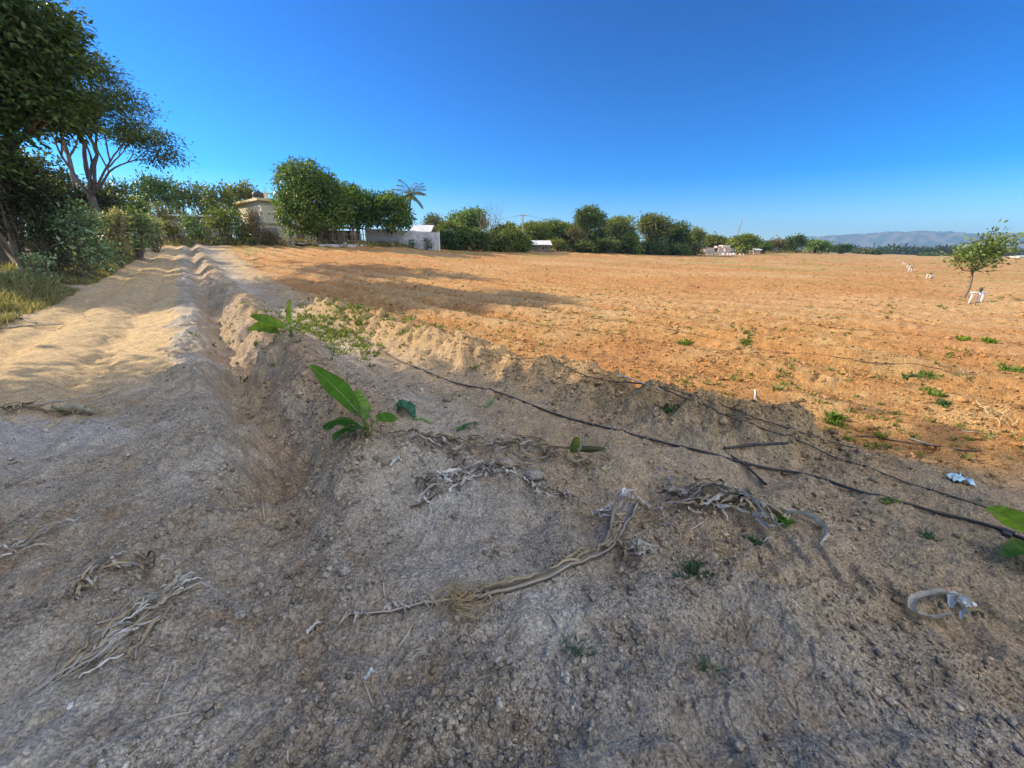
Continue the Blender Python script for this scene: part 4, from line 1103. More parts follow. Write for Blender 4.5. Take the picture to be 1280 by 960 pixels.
# ------------------------------------------------------------------ hills
def hills():
    phi = np.radians(np.linspace(22, 84, 420)); depth = np.linspace(0, 1, 46)
    Pp, Dd = np.meshgrid(phi, depth, indexing='ij')
    R = 4100 + 1500 * Dd
    x = R * np.sin(Pp); y = R * np.cos(Pp)
    px = 640 + FPX * np.tan(Pp) / CP * 1.0
    crest = np.interp(px, [860, 930, 960, 1000, 1060, 1140, 1200, 1260, 1400, 2600, 4000], [70, 110, 130, 155, 178, 200, 180, 165, 172, 200, 150])
    ridge = 1 - np.abs(perlin(Pp * 26 + .6 * Dd, Dd * 3.2, 401)) * 1.1
    prof = sst(0, .75, Dd) * (1 - .9 * sst(.86, 1.0, Dd))
    z = PLAIN_Z - 4 + crest * prof * (.90 + .10 * ridge + .05 * perlin(Pp * 90, Dd * 9, 402)) + 6 * perlin(Pp * 260, Dd * 22, 403) * prof
    n = phi.size; m = depth.size
    i = np.arange(n - 1)[:, None] * m + np.arange(m - 1)[None, :]
    F = np.stack([i, i + 1, i + m + 1, i + m], -1).reshape(-1, 4)
    a = fbm(Pp * 60, Dd * 8, 404, 4).ravel(); s = sst(-.3, .5, a)[:, None]
    c = np.array([.10, .115, .085]) * (1 - s) + np.array([.22, .19, .14]) * s
    o = np_mesh('hills', np.stack([x.ravel(), y.ravel(), z.ravel()], 1), F, M_SOIL, None, c); tag(o, kind='structure')

house(); shed(); block_wall(); stick_fence()
small_house('low_house', 'low brown house with a pale tin roof at the far edge of the field', 662, 686, 72, 298, .72, M_BROWNWALL, M_TIN, rz=.06)
small_house('small_house', 'small pale roofed house behind the white wall', 516, 536, 60, 281, .72, M_BRICKISH, M_TIN)
small_house('white_house', 'small white house far away at the right edge of the plain', 1273, 1287, 250, 315, .7, M_WHITEW, M_TIN, depth=6)
small_house('tin_shed', 'tiny pale roofed shed among trees right of the leaning mast', 941, 949, 128, 308, .75, M_BRICKISH, M_TIN, depth=3, cat='shed', openings=False)
poles_and_masts(); stands(); hills()
# ------------------------------------------------------------------ banana plants
def banana_leaf(parent, az, elev, length, width, arch, base, colour, seed, fold=.25, pet=.22, roll=0.0, label=None):
    """one leaf: blade mesh with a pale midrib as its sub-part; az = heading, elev = start angle above the horizon"""
    R = np.random.default_rng(seed); n = 22; s = np.linspace(0, 1, n)
    dh = np.array([math.cos(az), math.sin(az), 0.]); cur = [np.asarray(base, float)]
    for i in range(n - 1):
        e = elev - arch * s[i] ** 1.3
        cur.append(cur[-1] + (dh * math.cos(e) + np.array([0, 0, math.sin(e)])) * length / (n - 1))
    cur = np.array(cur); T = unit(np.gradient(cur, axis=0)); S = np.array([-math.sin(az), math.cos(az), 0.]); S = np.repeat(S[None], n, 0)
    N = np.cross(T, S)
    if roll: S, N = S * math.cos(roll) + N * math.sin(roll), N * math.cos(roll) - S * math.sin(roll)
    q = np.clip((s - pet) / (1 - pet), 0, 1)
    w = width * .5 * np.where(s < pet, .0, (np.sin(PI * q ** .78) ** .62)) + .004
    w[-1] = .003
    js = np.array([-1, -.66, -.33, 0, .33, .66, 1.]); V = []
    for i in range(n):
        wav = .05 * width * np.array([math.sin(i * .55 + seed * 1.7 + (j < 3) * 2) for j in range(7)]) * (np.abs(js) ** 1.5)
        for j, a in enumerate(js):
            V.append(cur[i] + S[i] * a * w[i] * math.cos(fold * abs(a)) + N[i] * (abs(a) * w[i] * math.sin(fold) + wav[j] * (w[i] > .01)))
    F = [(i * 7 + j, i * 7 + j + 1, (i + 1) * 7 + j + 1, (i + 1) * 7 + j) for i in range(n - 1) for j in range(6)]
    V = np.array(V); c = np.array(colour)[None] * (1 + .16 * np.repeat(R.normal(size=n), 7) + .05 * R.normal(size=n * 7))[:, None]
    e = (np.tile(np.abs(js) > .9, n) & (np.repeat(R.random(n), 7) < .45))[:, None]; c = np.where(e, np.array([[.26, .19, .08]]), c)
    o = np_mesh('leaf', V, np.array(F), M_BIG, parent, np.clip(c, .01, .9))
    if label: o['label'] = label
    v, f = tube_np(cur - N * .003, np.interp(s, [0, pet, 1], [.012, .008, .002]) * (length / .5) ** .5, 6)
    np_mesh('midrib', v, f, M_BIG, o, np.repeat([[.34, .42, .16]], len(v), 0))
    return o

def pseudostem(parent, pts, r0, r1):
    P = smooth_path(pts, 10); v, f = tube_np(P, np.linspace(r0, r1, 10), 9)
    np_mesh('stem', v, f, M_BIG, parent, np.repeat([[.20, .23, .08]], len(v), 0))

def bananas():
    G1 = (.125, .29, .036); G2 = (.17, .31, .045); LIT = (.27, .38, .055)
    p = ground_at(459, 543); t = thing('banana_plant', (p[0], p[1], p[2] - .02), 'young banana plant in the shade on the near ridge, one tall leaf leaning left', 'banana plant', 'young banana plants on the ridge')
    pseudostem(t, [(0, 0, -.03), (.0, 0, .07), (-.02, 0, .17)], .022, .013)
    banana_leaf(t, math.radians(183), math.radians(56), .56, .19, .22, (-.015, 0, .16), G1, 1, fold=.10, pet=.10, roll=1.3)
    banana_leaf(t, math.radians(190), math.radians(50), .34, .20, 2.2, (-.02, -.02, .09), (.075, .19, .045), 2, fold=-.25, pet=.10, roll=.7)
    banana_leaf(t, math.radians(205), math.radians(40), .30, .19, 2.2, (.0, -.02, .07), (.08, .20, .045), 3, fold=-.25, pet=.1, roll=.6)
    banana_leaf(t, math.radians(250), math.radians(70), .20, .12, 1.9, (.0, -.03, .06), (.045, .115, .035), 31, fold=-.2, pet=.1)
    banana_leaf(t, math.radians(140), math.radians(78), .30, .13, .4, (.0, .02, .09), G2, 4, fold=.25, pet=.15, roll=.4)
    banana_leaf(t, math.radians(-8), math.radians(42), .28, .13, 1.0, (.01, 0, .08), (.13, .28, .05), 5, fold=.15, pet=.38, roll=-1.0)
    V, F = tube_np(smooth_path([(-.01, -.01, .1), (-.05, -.01, .25), (-.10, -.01, .40)], 8), np.linspace(.008, .004, 8), 5)
    np_mesh('rolled_leaf', V, F, M_BIG, t, np.repeat([[.28, .36, .16]], len(V), 0))
    V, F = tube_np(smooth_path([(.03, .0, -.02), (.045, 0, .12), (.02, 0, .22), (-.01, .0, .26)], 8), np.linspace(.008, .004, 8), 5)
    np_mesh('leaf_stalk', V, F, M_BIG, t, np.repeat([[.26, .34, .14]], len(V), 0))

    p = ground_at(364, 420); t = thing('banana_plant', (p[0], p[1], p[2] - .02), 'sunlit young banana plant on the lit mound, one upright leaf', 'banana plant', 'young banana plants on the ridge')
    pseudostem(t, [(0, 0, -.03), (.01, 0, .1), (.03, 0, .22)], .035, .022)
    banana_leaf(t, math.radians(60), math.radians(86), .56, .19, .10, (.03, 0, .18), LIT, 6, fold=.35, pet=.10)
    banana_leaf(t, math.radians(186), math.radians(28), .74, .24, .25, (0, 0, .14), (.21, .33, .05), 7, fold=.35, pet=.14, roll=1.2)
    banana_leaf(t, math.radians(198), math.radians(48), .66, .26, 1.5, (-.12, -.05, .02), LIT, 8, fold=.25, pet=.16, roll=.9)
    banana_leaf(t, math.radians(215), math.radians(45), .48, .22, 1.2, (-.12, -.03, .02), (.16, .26, .04), 9, fold=.2, pet=.2, roll=.7)
    banana_leaf(t, math.radians(8), math.radians(50), .38, .12, .5, (.03, 0, .14), LIT, 10, fold=.4, pet=.35)
    banana_leaf(t, math.radians(20), math.radians(70), .26, .09, .8, (.03, -.02, .1), (.22, .31, .07), 11, fold=.4, pet=.3)
    banana_leaf(t, math.radians(-60), math.radians(55), .24, .11, 1.2, (.02, -.03, .1), (.22, .31, .07), 12, fold=.3, pet=.3)

    t.scale = (.72, .72, .72)
    p = ground_at(1306, 700); t = thing('banana_plant', (p[0], p[1], p[2] - .02), 'banana plant cut off by the right edge of the photo', 'banana plant', 'young banana plants on the ridge')
    pseudostem(t, [(0, 0, -.03), (.0, 0, .08), (-.01, 0, .16)], .026, .016)
    banana_leaf(t, math.radians(165), math.radians(44), .40, .17, .6, (-.01, .0, .10), (.20, .31, .05), 13, fold=.3, pet=.14, roll=.9)
    banana_leaf(t, math.radians(188), math.radians(25), .33, .12, 1.0, (0, 0, .07), (.07, .17, .035), 14, fold=.3, pet=.2)
    banana_leaf(t, math.radians(215), math.radians(20), .30, .11, .9, (0, -.01, .05), (.06, .15, .035), 15, fold=.3, pet=.2)
    banana_leaf(t, math.radians(60), math.radians(70), .42, .13, .5, (0, 0, .12), G2, 16, fold=.3, pet=.2)

# ------------------------------------------------------------------ hoses
def hose(px_pts, r, name, label, mat=None, n=None, lift=None, group=None, wob=.006, seed=0, cat='hose'):
    R = np.random.default_rng(seed)
    P = np.array([ground_at(*q) for q in px_pts]); n = n or 26 * len(P)
    C = smooth_path(P, n)
    s = np.arange(n); wv = wob * np.interp(s, np.arange(0, n + 9, 9), R.normal(size=n // 9 + 2)[:len(np.arange(0, n + 9, 9))])
    tg = unit(np.gradient(C, axis=0)); C[:, 0] += -tg[:, 1] * wv; C[:, 1] += tg[:, 0] * wv
    z = H(C[:, 0], C[:, 1])
    # a hose bridges small hollows
    zz = z.copy()
    for k in range(1, 7): zz[k:] = np.maximum(zz[k:], z[:-k] - .006 * k); zz[:-k] = np.maximum(zz[:-k], z[k:] - .006 * k)
    kern = np.ones(25) / 25; zs = np.convolve(np.pad(zz, 12, mode='edge'), kern, 'valid')
    C[:, 2] = np.maximum(zs, z - r * 1.2) + (r * .65 if lift is None else lift)
    V, F = tube_np(C, r, 8)
    o = np_mesh(name, V, F, mat or M_HOSE); return tag(o, label, cat, group), C

def hoses():
    g = 'irrigation hoses on the bank and field'
    o, C = hose([(446, 421), (500, 452), (560, 475), (620, 492), (700, 521), (800, 546), (900, 569), (1000, 592), (1100, 618), (1200, 649), (1285, 677), (1390, 712)], .011, 'irrigation_hose', 'thick black hose running across the trodden strip to the right edge', group=g, seed=1)
    hose([(578, 429), (640, 449), (700, 462), (770, 480), (840, 502), (900, 523), (960, 547), (1030, 571), (1100, 593), (1170, 613), (1240, 637)], .0055, 'drip_line', 'thin drip line along the crest of the rough bank', group=g, seed=2)
    hose([(760, 472), (830, 489), (930, 519), (1000, 540), (1050, 556), (1085, 574)], .0045, 'drip_line', 'second thin drip line lying just beyond the bank crest', group=g, seed=3)
    hose([(735, 396), (820, 408), (900, 424), (1000, 441), (1080, 454), (1180, 463), (1285, 473)], .0055, 'drip_line', 'drip line in the dark furrow of the field', M_DUSTYH, group=g, seed=4)
    hose([(640, 401), (700, 407), (745, 414), (790, 421), (835, 429)], .005, 'drip_line', 'short drip line piece in the field below the furrow', M_DUSTYH, group=g, seed=5)
    hose([(1000, 404), (1090, 413), (1180, 421), (1285, 431)], .005, 'drip_line', 'drip line beyond the furrow near two leafy seedlings', M_DUSTYH, group=g, seed=6)
    hose([(1070, 546), (1120, 551), (1180, 558), (1228, 564)], .006, 'drip_line', 'short drip line piece at the sunlit foot of the field', group=g, seed=7)
    o, A = hose([(905, 563), (940, 559), (986, 553)], .012, 'hose_piece', 'short straight black hose piece joined beside the thick hose', wob=0, group=g, seed=8, n=20)
    o, B = hose([(906, 563), (930, 584), (958, 607)], .010, 'hose_piece', 'short black hose branch crossing under the thick hose', wob=.004, group=g, seed=9, n=20)
    # fittings
    p = ground_at(1257, 667); d = unit(C[-30] - C[-60]); ang = math.atan2(d[1], d[0])
    k = int(np.argmin(np.linalg.norm(C[:, :2] - p[:2], axis=1))); c = C[k]
    t = thing('hose_clamp', tuple(c), 'black clamp fitting on the thick hose under the banana leaf', 'fitting', rz=ang)
    MB().tube([(-.03, 0, 0), (.03, 0, 0)], .021, 12).build('collar', M_BLACKP, t)
    MB().box((0, -.03, -.004), (.04, .05, .034)).box((0, -.07, -.012), (.022, .05, .016)).build('tap', M_BLACKP, t, bevel=.003)

# ------------------------------------------------------------------ dead leaves, stalks, stones
def ribbon_np(P, w, R, cup=.35, twist=0.0, tw0=0.0):
    """dry leaf strip along path P: five across, curled edges"""
    P = np.asarray(P); n = len(P); T = unit(np.gradient(P, axis=0)); up = np.array([0, 0, 1.0])
    S = unit(np.cross(T, up)); N = np.cross(S, T); W = np.broadcast_to(w, (n,)) * .5; V = []
    for i in range(n):
        a = tw0 + twist * i / (n - 1); s = S[i] * math.cos(a) + N[i] * math.sin(a); nn = N[i] * math.cos(a) - S[i] * math.sin(a)
        for j in (-1, -.5, 0, .5, 1): V.append(P[i] + s * j * W[i] + nn * ((j * j) * cup + .18 * R.normal()) * W[i])
    F = np.array([(i * 5 + j, i * 5 + j + 1, (i + 1) * 5 + j + 1, (i + 1) * 5 + j) for i in range(n - 1) for j in range(4)])
    return np.array(V), F

GREY = (.43, .385, .34); TAN = (.40, .31, .20); DARKB = (.17, .12, .08); PALE = (.60, .56, .52); WHITISH = (.66, .66, .68)

def over_ground(P, lift):
    P = np.array(P, float); P[:, 2] = H(P[:, 0], P[:, 1]) + lift; return P

def litter(name, label, axis, n, spread, Lr, Wr, cols, seed, height=.05, angj=.5, cat='dry leaves', curl=.0, cup=.5, group=None):
    """heap of dry strips strewn about a picture polyline"""
    R = np.random.default_rng(seed); A = smooth_path([ground_at(*q) for q in axis], 40); parts = []; CC = []
    tg = unit(np.gradient(A, axis=0))
    for k in range(n):
        i = int(R.integers(0, 40)); c = A[i] + np.array([R.normal() * spread, R.normal() * spread, 0]); a = math.atan2(tg[i, 1], tg[i, 0]) + R.normal() * angj
        L = R.uniform(*Lr) * R.choice([.45, .7, 1, 1]); m = 9; s = np.linspace(-.5, .5, m); cv = R.normal() * curl
        th = a + cv * s * 2; x = c[0] + np.cumsum(np.cos(th)) * L / m - np.cos(a) * L / 2; y = c[1] + np.cumsum(np.sin(th)) * L / m - np.sin(a) * L / 2
        hb = R.uniform(.1, 1) * height * math.exp(-((c[0] - A[i, 0]) ** 2 + (c[1] - A[i, 1]) ** 2) / (2 * spread ** 2 + 1e-6) * .6)
        lift = .013 + hb * (1 - (2 * s) ** 2 * R.uniform(.2, 1.0)) + np.maximum(0, s * R.choice([-1, 1])) * R.uniform(0, .25) * L * (R.random() < .3)
        P = over_ground(np.stack([x, y, x * 0], 1), lift)
        w = R.uniform(*Wr) * np.sin(np.linspace(.25, PI - .2, m)) ** .6 * R.uniform(.45, 1.35, m)
        P[:, :2] += R.normal(size=(m, 2)) * L * .022; P[:, 2] += np.abs(R.normal(size=m)) * .006
        v, f = ribbon_np(P, w, R, cup=R.uniform(-.3, 1.3) * cup, twist=R.normal() * 1.2, tw0=R.normal() * .7); parts.append((v, f))
        CC.append(np.repeat(np.array([cols[int(R.integers(len(cols)))]]) * R.uniform(.75, 1.2), len(v), 0))
    V, F = merge(parts); o = np_mesh(name, V, F, M_DRY, None, np.concatenate(CC)); return tag(o, label, cat, group)

def strip(name, label, px, w, colour, seed, cup=.6, twist=.6, lift=.012, cat='dry leaf', hump=0.0, group=None, taper=(.3, .15)):
    R = np.random.default_rng(seed); P = smooth_path([ground_at(*q) for q in px], 24); s = np.linspace(0, 1, 24)
    P = over_ground(P, lift + hump * np.sin(PI * s)); wd_ = w * np.minimum(1, np.minimum((s + taper[0] * .5) / .25, (1 - s + taper[1] * .5) / .3))
    v, f = ribbon_np(P, wd_, R, cup, twist, R.normal() * .3)
    c = np.array(colour)[None] * (1 + .12 * R.normal(size=(len(v), 1)))
    return tag(np_mesh(name, v, f, M_DRY, None, c), label, cat, group)

def stick(name, label, px, r, seed, mat=None, lift=None, cat='stick', twigs=0, group=None):
    R = np.random.default_rng(seed); P = smooth_path([ground_at(*q) for q in px], 16); P[:, 2] = np.maximum(P[:, 2], H(P[:, 0], P[:, 1])) + (r * .7 if lift is None else lift)
    parts = [tube_np(P + R.normal(size=P.shape) * r * .15, np.linspace(r, r * .6, 16) * R.uniform(.85, 1.15, 16), 7)]
    for k in range(twigs):
        i = int(R.integers(3, 14)); d = unit(np.array([R.normal(), R.normal(), R.uniform(0, .5)])); parts.append(tube_np([P[i], P[i] + d * r * 6, P[i] + d * r * 12 + [0, 0, -r]], [r * .5, r * .35, r * .2], 5))
    v, f = merge(parts); return tag(np_mesh(name, v, f, mat or M_TWIG), label, cat, group)

def stone(px, py, size, label, seed, flat=.7, colour=(.42, .36, .29), group=None, name='stone'):
    R = np.random.default_rng(seed); bm = bmesh.new(); bmesh.ops.create_icosphere(bm, subdivisions=3, radius=1.0); V = np.array([v.co[:] for v in bm.verts]); F = np.array([[v.index for v in f.verts] for f in bm.faces]); bm.free()
    d = 1 + .22 * perlin(V[:, 0] * 1.2 + seed, V[:, 1] * 1.2 + V[:, 2], seed) + .10 * perlin(V[:, 0] * 3 + V[:, 2] * 2, V[:, 1] * 3 + seed, seed + 1) + .04 * perlin(V[:, 0] * 9 + V[:, 2] * 5, V[:, 1] * 9, seed + 2)
    V = V * d[:, None] * np.array([1.15, .9, flat]) * size * .5; p = ground_at(px, py)
    c = np.array(colour)[None] * (1 + .10 * perlin(V[:, 0] * 60, V[:, 1] * 60, seed))[:, None]
    return tag(np_mesh(name, V, F, M_SOIL, None, c, loc=(p[0], p[1], p[2] + size * flat * .25)), label, 'stone', group)

def stalk():
    """the long dried banana stalk: a half open sheath tapering to a frayed leaf rib"""
    px = [(428, 773), (470, 768), (520, 758), (560, 752), (600, 748), (640, 737), (690, 720), (730, 702), (760, 686), (772, 664), (785, 640)]
    P = smooth_path([ground_at(*q) for q in px], 60); s = np.linspace(0, 1, 60)
    P = over_ground(P, np.interp(s, [0, .3, .8, .93, 1], [.012, .012, .018, .05, .07])); R = np.random.default_rng(60)
    T = unit(np.gradient(P, axis=0)); S = unit(np.cross(T, [0, 0, 1.])); N = np.cross(S, T)
    W = np.interp(s, [0, .15, .4, .7, .86, .95, 1], [.005, .012, .022, .026, .036, .066, .056]); opening = np.interp(s, [0, .4, .75, .9, 1], [.9, .8, .7, .62, .55])
    V = []; m = 13
    for lay, th in ((0, 0), (1, .0045)):
        for i in range(60):
            for j in range(m):
                a = -PI / 2 + (j / (m - 1) - .5) * 2 * PI * opening[i]
                rr = (W[i] - th) * (1 + .07 * math.sin(j * 2.3) + .05 * R.normal()) * (1 + .06 * math.sin(i * 1.3 + j))
                V.append(P[i] + S[i] * math.cos(a) * rr + N[i] * (math.sin(a) * rr * .62 + W[i] * .45))
    V = np.array(V); F = []
    K = 60 * m
    for i in range(59):
        for j in range(m - 1):
            q = (i * m + j, i * m + j + 1, (i + 1) * m + j + 1, (i + 1) * m + j); F.append(q); F.append(tuple(k + K for k in q[::-1]))
        for j in (0, m - 1): F.append((i * m + j, (i + 1) * m + j, K + (i + 1) * m + j, K + i * m + j))
    for i in (0, 59):
        for j in range(m - 1): F.append((i * m + j, i * m + j + 1, K + i * m + j + 1, K + i * m + j))
    streak = np.tile(R.normal(size=m) * .28, 120)
    c = np.array([.36, .30, .24])[None] * (1 + streak + .07 * R.normal(size=len(V)))[:, None]
    base = ground_at(690, 720)
    t = thing('dry_banana_stalk', tuple(base), 'long bent dry banana stalk lying across the soil', 'banana stalk')
    np_mesh('sheath', V - base, np.array(F), M_DRY, t, c)
    # frayed strips of the leaf blade along the thin end, and loose flaps
    parts = []; CC = []
    for k in range(46):
        i = int(R.uniform(1, 26)); sg = R.choice([-1, 1]); L = R.uniform(.02, .07); q = P[i] + N[i] * .01
        d = unit(S[i] * sg * .7 + T[i] * R.uniform(-.6, .9) + np.array([0, 0, R.uniform(.05, .7)])); pts = np.array([q + d * L * u - np.array([0, 0, .5 * L * u * u]) for u in np.linspace(0, 1, 6)])
        v, f = ribbon_np(pts, np.array([.012, .013, .011, .009, .006, .002]) * R.uniform(.7, 1.5), R, .6, R.normal(), R.normal()); parts.append((v, f)); CC.append(np.repeat([np.array(GREY) * R.uniform(.8, 1.35)], len(v), 0))
    for k in range(16):
        i = int(R.uniform(22, 58)); pts = over_ground([P[i] + S[i] * R.normal() * .02 + T[i] * u for u in np.linspace(-.10, .10, 7) * R.uniform(.6, 1.4)], .03 + .02 * R.random() + np.zeros(7)) + N[i] * .02
        v, f = ribbon_np(pts, .014 * np.sin(np.linspace(.3, 2.9, 7)), R, .6, R.normal() * .8, R.normal() * .5); parts.append((v, f)); CC.append(np.repeat([np.array(TAN) * R.uniform(.8, 1.3)], len(v), 0))
    V, F = merge(parts); np_mesh('frayed_strips', V - base, F, M_DRY, t, np.concatenate(CC))
    # root fibres tangled over it
    c0 = ground_at(574, 757); parts = []
    for k in range(95):
        a = R.uniform(0, 2 * PI); r = abs(R.normal()) * .055 + .02; q = c0 + np.array([R.normal() * .03, R.normal() * .02, R.uniform(.0, .05)])
        pts = [q, q + [r * math.cos(a) * .6, r * math.sin(a) * .5, R.uniform(.0, .05)], q + [r * math.cos(a + .8) * 1.3, r * math.sin(a + .8) * 1.0, R.uniform(-.02, .04)], q + [r * math.cos(a + 1.5) * 1.7, r * math.sin(a + 1.5) * 1.2, R.uniform(-.02, .01)]]
        pts = smooth_path(pts, 12); pts[:, 2] = np.maximum(pts[:, 2], H(pts[:, 0], pts[:, 1]) + .003); parts.append(tube_np(pts, np.linspace(.0022, .0010, 12), 4))
    V, F = merge(parts); o = np_mesh('root_fibres', V, F, M_DRY, None, np.repeat([[.46, .34, .19]], len(V), 0)); tag(o, 'tangle of tan root fibres draped over the long dry stalk', 'roots')

def weed(px, py, h, n, base, alt, label, seed, w=.10, spread=.8, rad=.06, name='weed_plant', group=None):
    p = ground_at(px, py); R = np.random.default_rng(seed); a = R.normal(size=(n, 2)) * rad; x = p[0] + a[:, 0]; y = p[1] + a[:, 1]
    V, F, C = blades_np(x, y, H(x, y), 9, h * R.uniform(.5, 1.2, n), w, R, base, alt, spread)
    return tag(np_mesh(name, V - p, F, M_LEAF, None, C, smooth=False, loc=tuple(p)), label, 'weed', group)

def near_things():
    stalk()
    litter('leaf_pile', 'elongated pile of shredded grey dry leaves in the left foreground', [(98, 838), (140, 800), (180, 765), (222, 735)], 85, .045, (.10, .34), (.006, .020), [GREY, PALE, GREY, TAN], 70, .05, .32)
    litter('leaf_pile', 'curved dark dry leaves just behind the shredded grey pile', [(95, 742), (115, 715), (160, 708), (185, 722)], 34, .04, (.08, .24), (.008, .020), [GREY, DARKB, TAN], 71, .04, .4, curl=.8)
    litter('leaf_pile', 'loose grey leaf strips at the left picture edge', [(0, 690), (35, 684), (75, 662)], 20, .04, (.10, .30), (.007, .018), [GREY, PALE, TAN], 72, .04, .5)
    litter('leaf_pile', 'white shredded leaf tuft at the wide end of the dry stalk', [(752, 648), (768, 632), (790, 628)], 34, .05, (.06, .20), (.008, .018), [WHITISH, PALE, GREY], 73, .06, .8, curl=.8)
    litter('leaf_pile', 'spread of grey leaf scraps below the shaded banana plant', [(535, 618), (570, 596), (610, 585), (645, 598)], 150, .07, (.06, .26), (.009, .028), [GREY, PALE, GREY, DARKB], 74, .05, .7, curl=.6)
    litter('leaf_pile', 'dark rotting leaf strips between banana plant and cut stub', [(525, 545), (570, 555), (630, 560), (690, 575)], 90, .10, (.10, .40), (.010, .028), [DARKB, GREY, DARKB, TAN], 75, .06, .5, curl=.5)
    litter('leaf_pile', 'heap of dark dry sheaths on the strip below the thick hose', [(855, 628), (890, 618), (930, 632), (960, 648)], 85, .08, (.08, .34), (.012, .036), [DARKB, GREY, TAN, GREY], 76, .09, .5, curl=.5)
    litter('leaf_pile', 'crumpled dry leaf lump right of the long stalk', [(782, 700), (795, 690), (805, 700)], 26, .035, (.05, .16), (.010, .026), [DARKB, GREY, PALE, TAN], 77, .06, 1.2, curl=1.2)
    litter('leaf_pile', 'grey leaf scraps on the strip right of the white tuft', [(815, 605), (830, 592), (845, 610)], 18, .05, (.04, .14), (.007, .018), [PALE, GREY], 78, .04, 1.0)
    litter('leaf_pile', 'dark brush of twigs and leaves at the left side of the track', [(5, 518), (50, 513), (115, 519)], 40, .06, (.12, .50), (.010, .026), [DARKB, DARKB, TAN], 79, .07, .3)
    litter('straw_tuft', 'pale dry straw tuft on the sunlit field edge at the right', [(1235, 512), (1250, 522)], 26, .10, (.14, .36), (.005, .010), [(.58, .46, .28)], 80, .03, .8, cat='straw')
    litter('leaf_pile', 'thin scatter of broken grey leaf between the scraps and the white tuft', [(665, 610), (690, 618), (715, 625)], 75, .035, (.04, .13), (.005, .016), [GREY, PALE, DARKB], 96, .03, 1.2, curl=.8)
    litter('leaf_pile', 'dark broken stalk pieces beside the cut stub', [(690, 572), (720, 580), (760, 572)], 24, .06, (.06, .22), (.010, .024), [DARKB, DARKB, TAN], 97, .05, .6)
    strip('dry_leaf', 'twisted dry leaf strip with a hooked end below the thick hose', [(960, 640), (990, 647), (1012, 655), (1028, 668), (1024, 682)], .045, GREY, 81, 1.0, 1.4, .02, hump=.02)
    strip('dry_leaf', 'dry leaf strip leading to the hooked leaf, lying beside a green sprout', [(930, 628), (950, 634), (985, 652), (1008, 662)], .04, TAN, 82, 1.0, .8, .018)
    # curled ring leaf
    c = ground_at(1172, 764); o_ = []
    strip('curled_leaf', 'pale dry leaf sheath curled into an open ring at the right', [(1206, 752), (1180, 747), (1152, 750), (1137, 760), (1146, 774), (1168, 778), (1190, 771)], .034, (.40, .36, .31), 83, 1.0, .9, .018, hump=.012)
    litter('leaf_scrap', 'crumpled pale leaf scrap at the end of the curled ring', [(1190, 757), (1203, 760)], 9, .015, (.05, .12), (.022, .04), [PALE, WHITISH], 84, .05, 1.0, curl=.8)
    strip('dry_leaf', 'brown dry stalk piece pointing right from the curled ring', [(1203, 764), (1215, 770), (1231, 777)], .018, DARKB, 85, .9, .3, .012)
    # green scraps
    def gleaf(label, px, w, col, seed, **k):
        o = strip('leaf_scrap', label, px, w, col, seed, cat='leaf', **k); o.data.materials[0] = M_BIG
    gleaf('bluish green torn leaf scrap right of the shaded banana plant', [(496, 514), (507, 517), (518, 524)], .10, (.07, .19, .13), 86, hump=.05, cup=.9, twist=.4)
    gleaf('green cut leaf piece lying on dark strips', [(572, 540), (584, 535), (597, 530)], .06, (.11, .22, .08), 87, hump=.02, cup=.6, twist=.3)
    gleaf('pale folded leaf stalk piece under the bluish scrap', [(514, 525), (530, 527), (543, 531)], .04, (.36, .42, .26), 88, cup=.9, twist=.4)
    gleaf('small light green leaf scrap near the thick hose', [(606, 509), (613, 506), (618, 502)], .05, (.26, .38, .24), 89, hump=.02)
    # cut green stub
    p = ground_at(722, 564); t = thing('cut_banana_stub', tuple(p), 'cut banana stub with yellow green base and fallen stem pieces', 'banana stub')
    V, F = tube_np(smooth_path([(-.02, 0, -.04), (-.02, .01, .05), (-.01, .02, .12)], 8), [.05, .052, .048, .044, .04, .036, .03, .024], 10); np_mesh('stub', V, F, M_BIG, t, np.repeat([[.22, .24, .05]], len(V), 0))
    V, F = tube_np(smooth_path([(.03, -.01, .03), (.16, -.03, .035), (.30, -.05, .02)], 10), np.linspace(.03, .018, 10), 9); np_mesh('fallen_stem', V, F, M_BIG, t, np.repeat([[.10, .12, .05]], len(V), 0))
    V, F = tube_np(smooth_path([(-.06, .0, .02), (-.17, -.02, .02), (-.26, -.01, .01)], 10), np.linspace(.024, .014, 10), 9); np_mesh('fallen_stem', V, F, M_BIG, t, np.repeat([[.12, .15, .06]], len(V), 0))
    R = np.random.default_rng(3); v, f = ribbon_np(smooth_path([(.0, -.05, .02), (.03, -.06, .10), (.06, -.06, .17)], 8), .05 * np.sin(np.linspace(.5, 2.8, 8)), R, .6, .5); np_mesh('torn_leaf', v, f, M_BIG, t, np.repeat([[.40, .44, .38]], len(v), 0))
    # stones
    g = 'loose stones and hard clods in the soil'
    stone(431, 716, .062, 'rounded pale stone alone on the soil left of the stalk', 1, .8, group=g)
    stone(668, 596, .13, 'flat pale stone beside the grey leaf scraps', 2, .5, (.44, .37, .30), group=g)
    stone(631, 583, .15, 'broad buff clod above the flat pale stone', 3, .6, (.40, .31, .23), group=g)
    stone(408, 720, .04, 'small grey stone left of the rounded pale stone', 4, .7, group=g)
    stone(300, 770, .055, 'half buried grey stone in the left foreground', 5, .5, group=g)
    stone(132, 912, .07, 'low clod near the lower left corner', 6, .5, (.34, .28, .22), group=g)
    stone(480, 578, .09, 'angular clod at the foot of the shaded banana plant', 7, .7, (.33, .27, .20), group=g)
    stone(560, 500, .11, 'flat clod between the banana plant and the thick hose', 8, .5, (.36, .28, .20), group=g)
    stone(1066, 662, .035, 'small yellowish stone on the trodden strip', 9, .7, (.50, .42, .28), group=g)
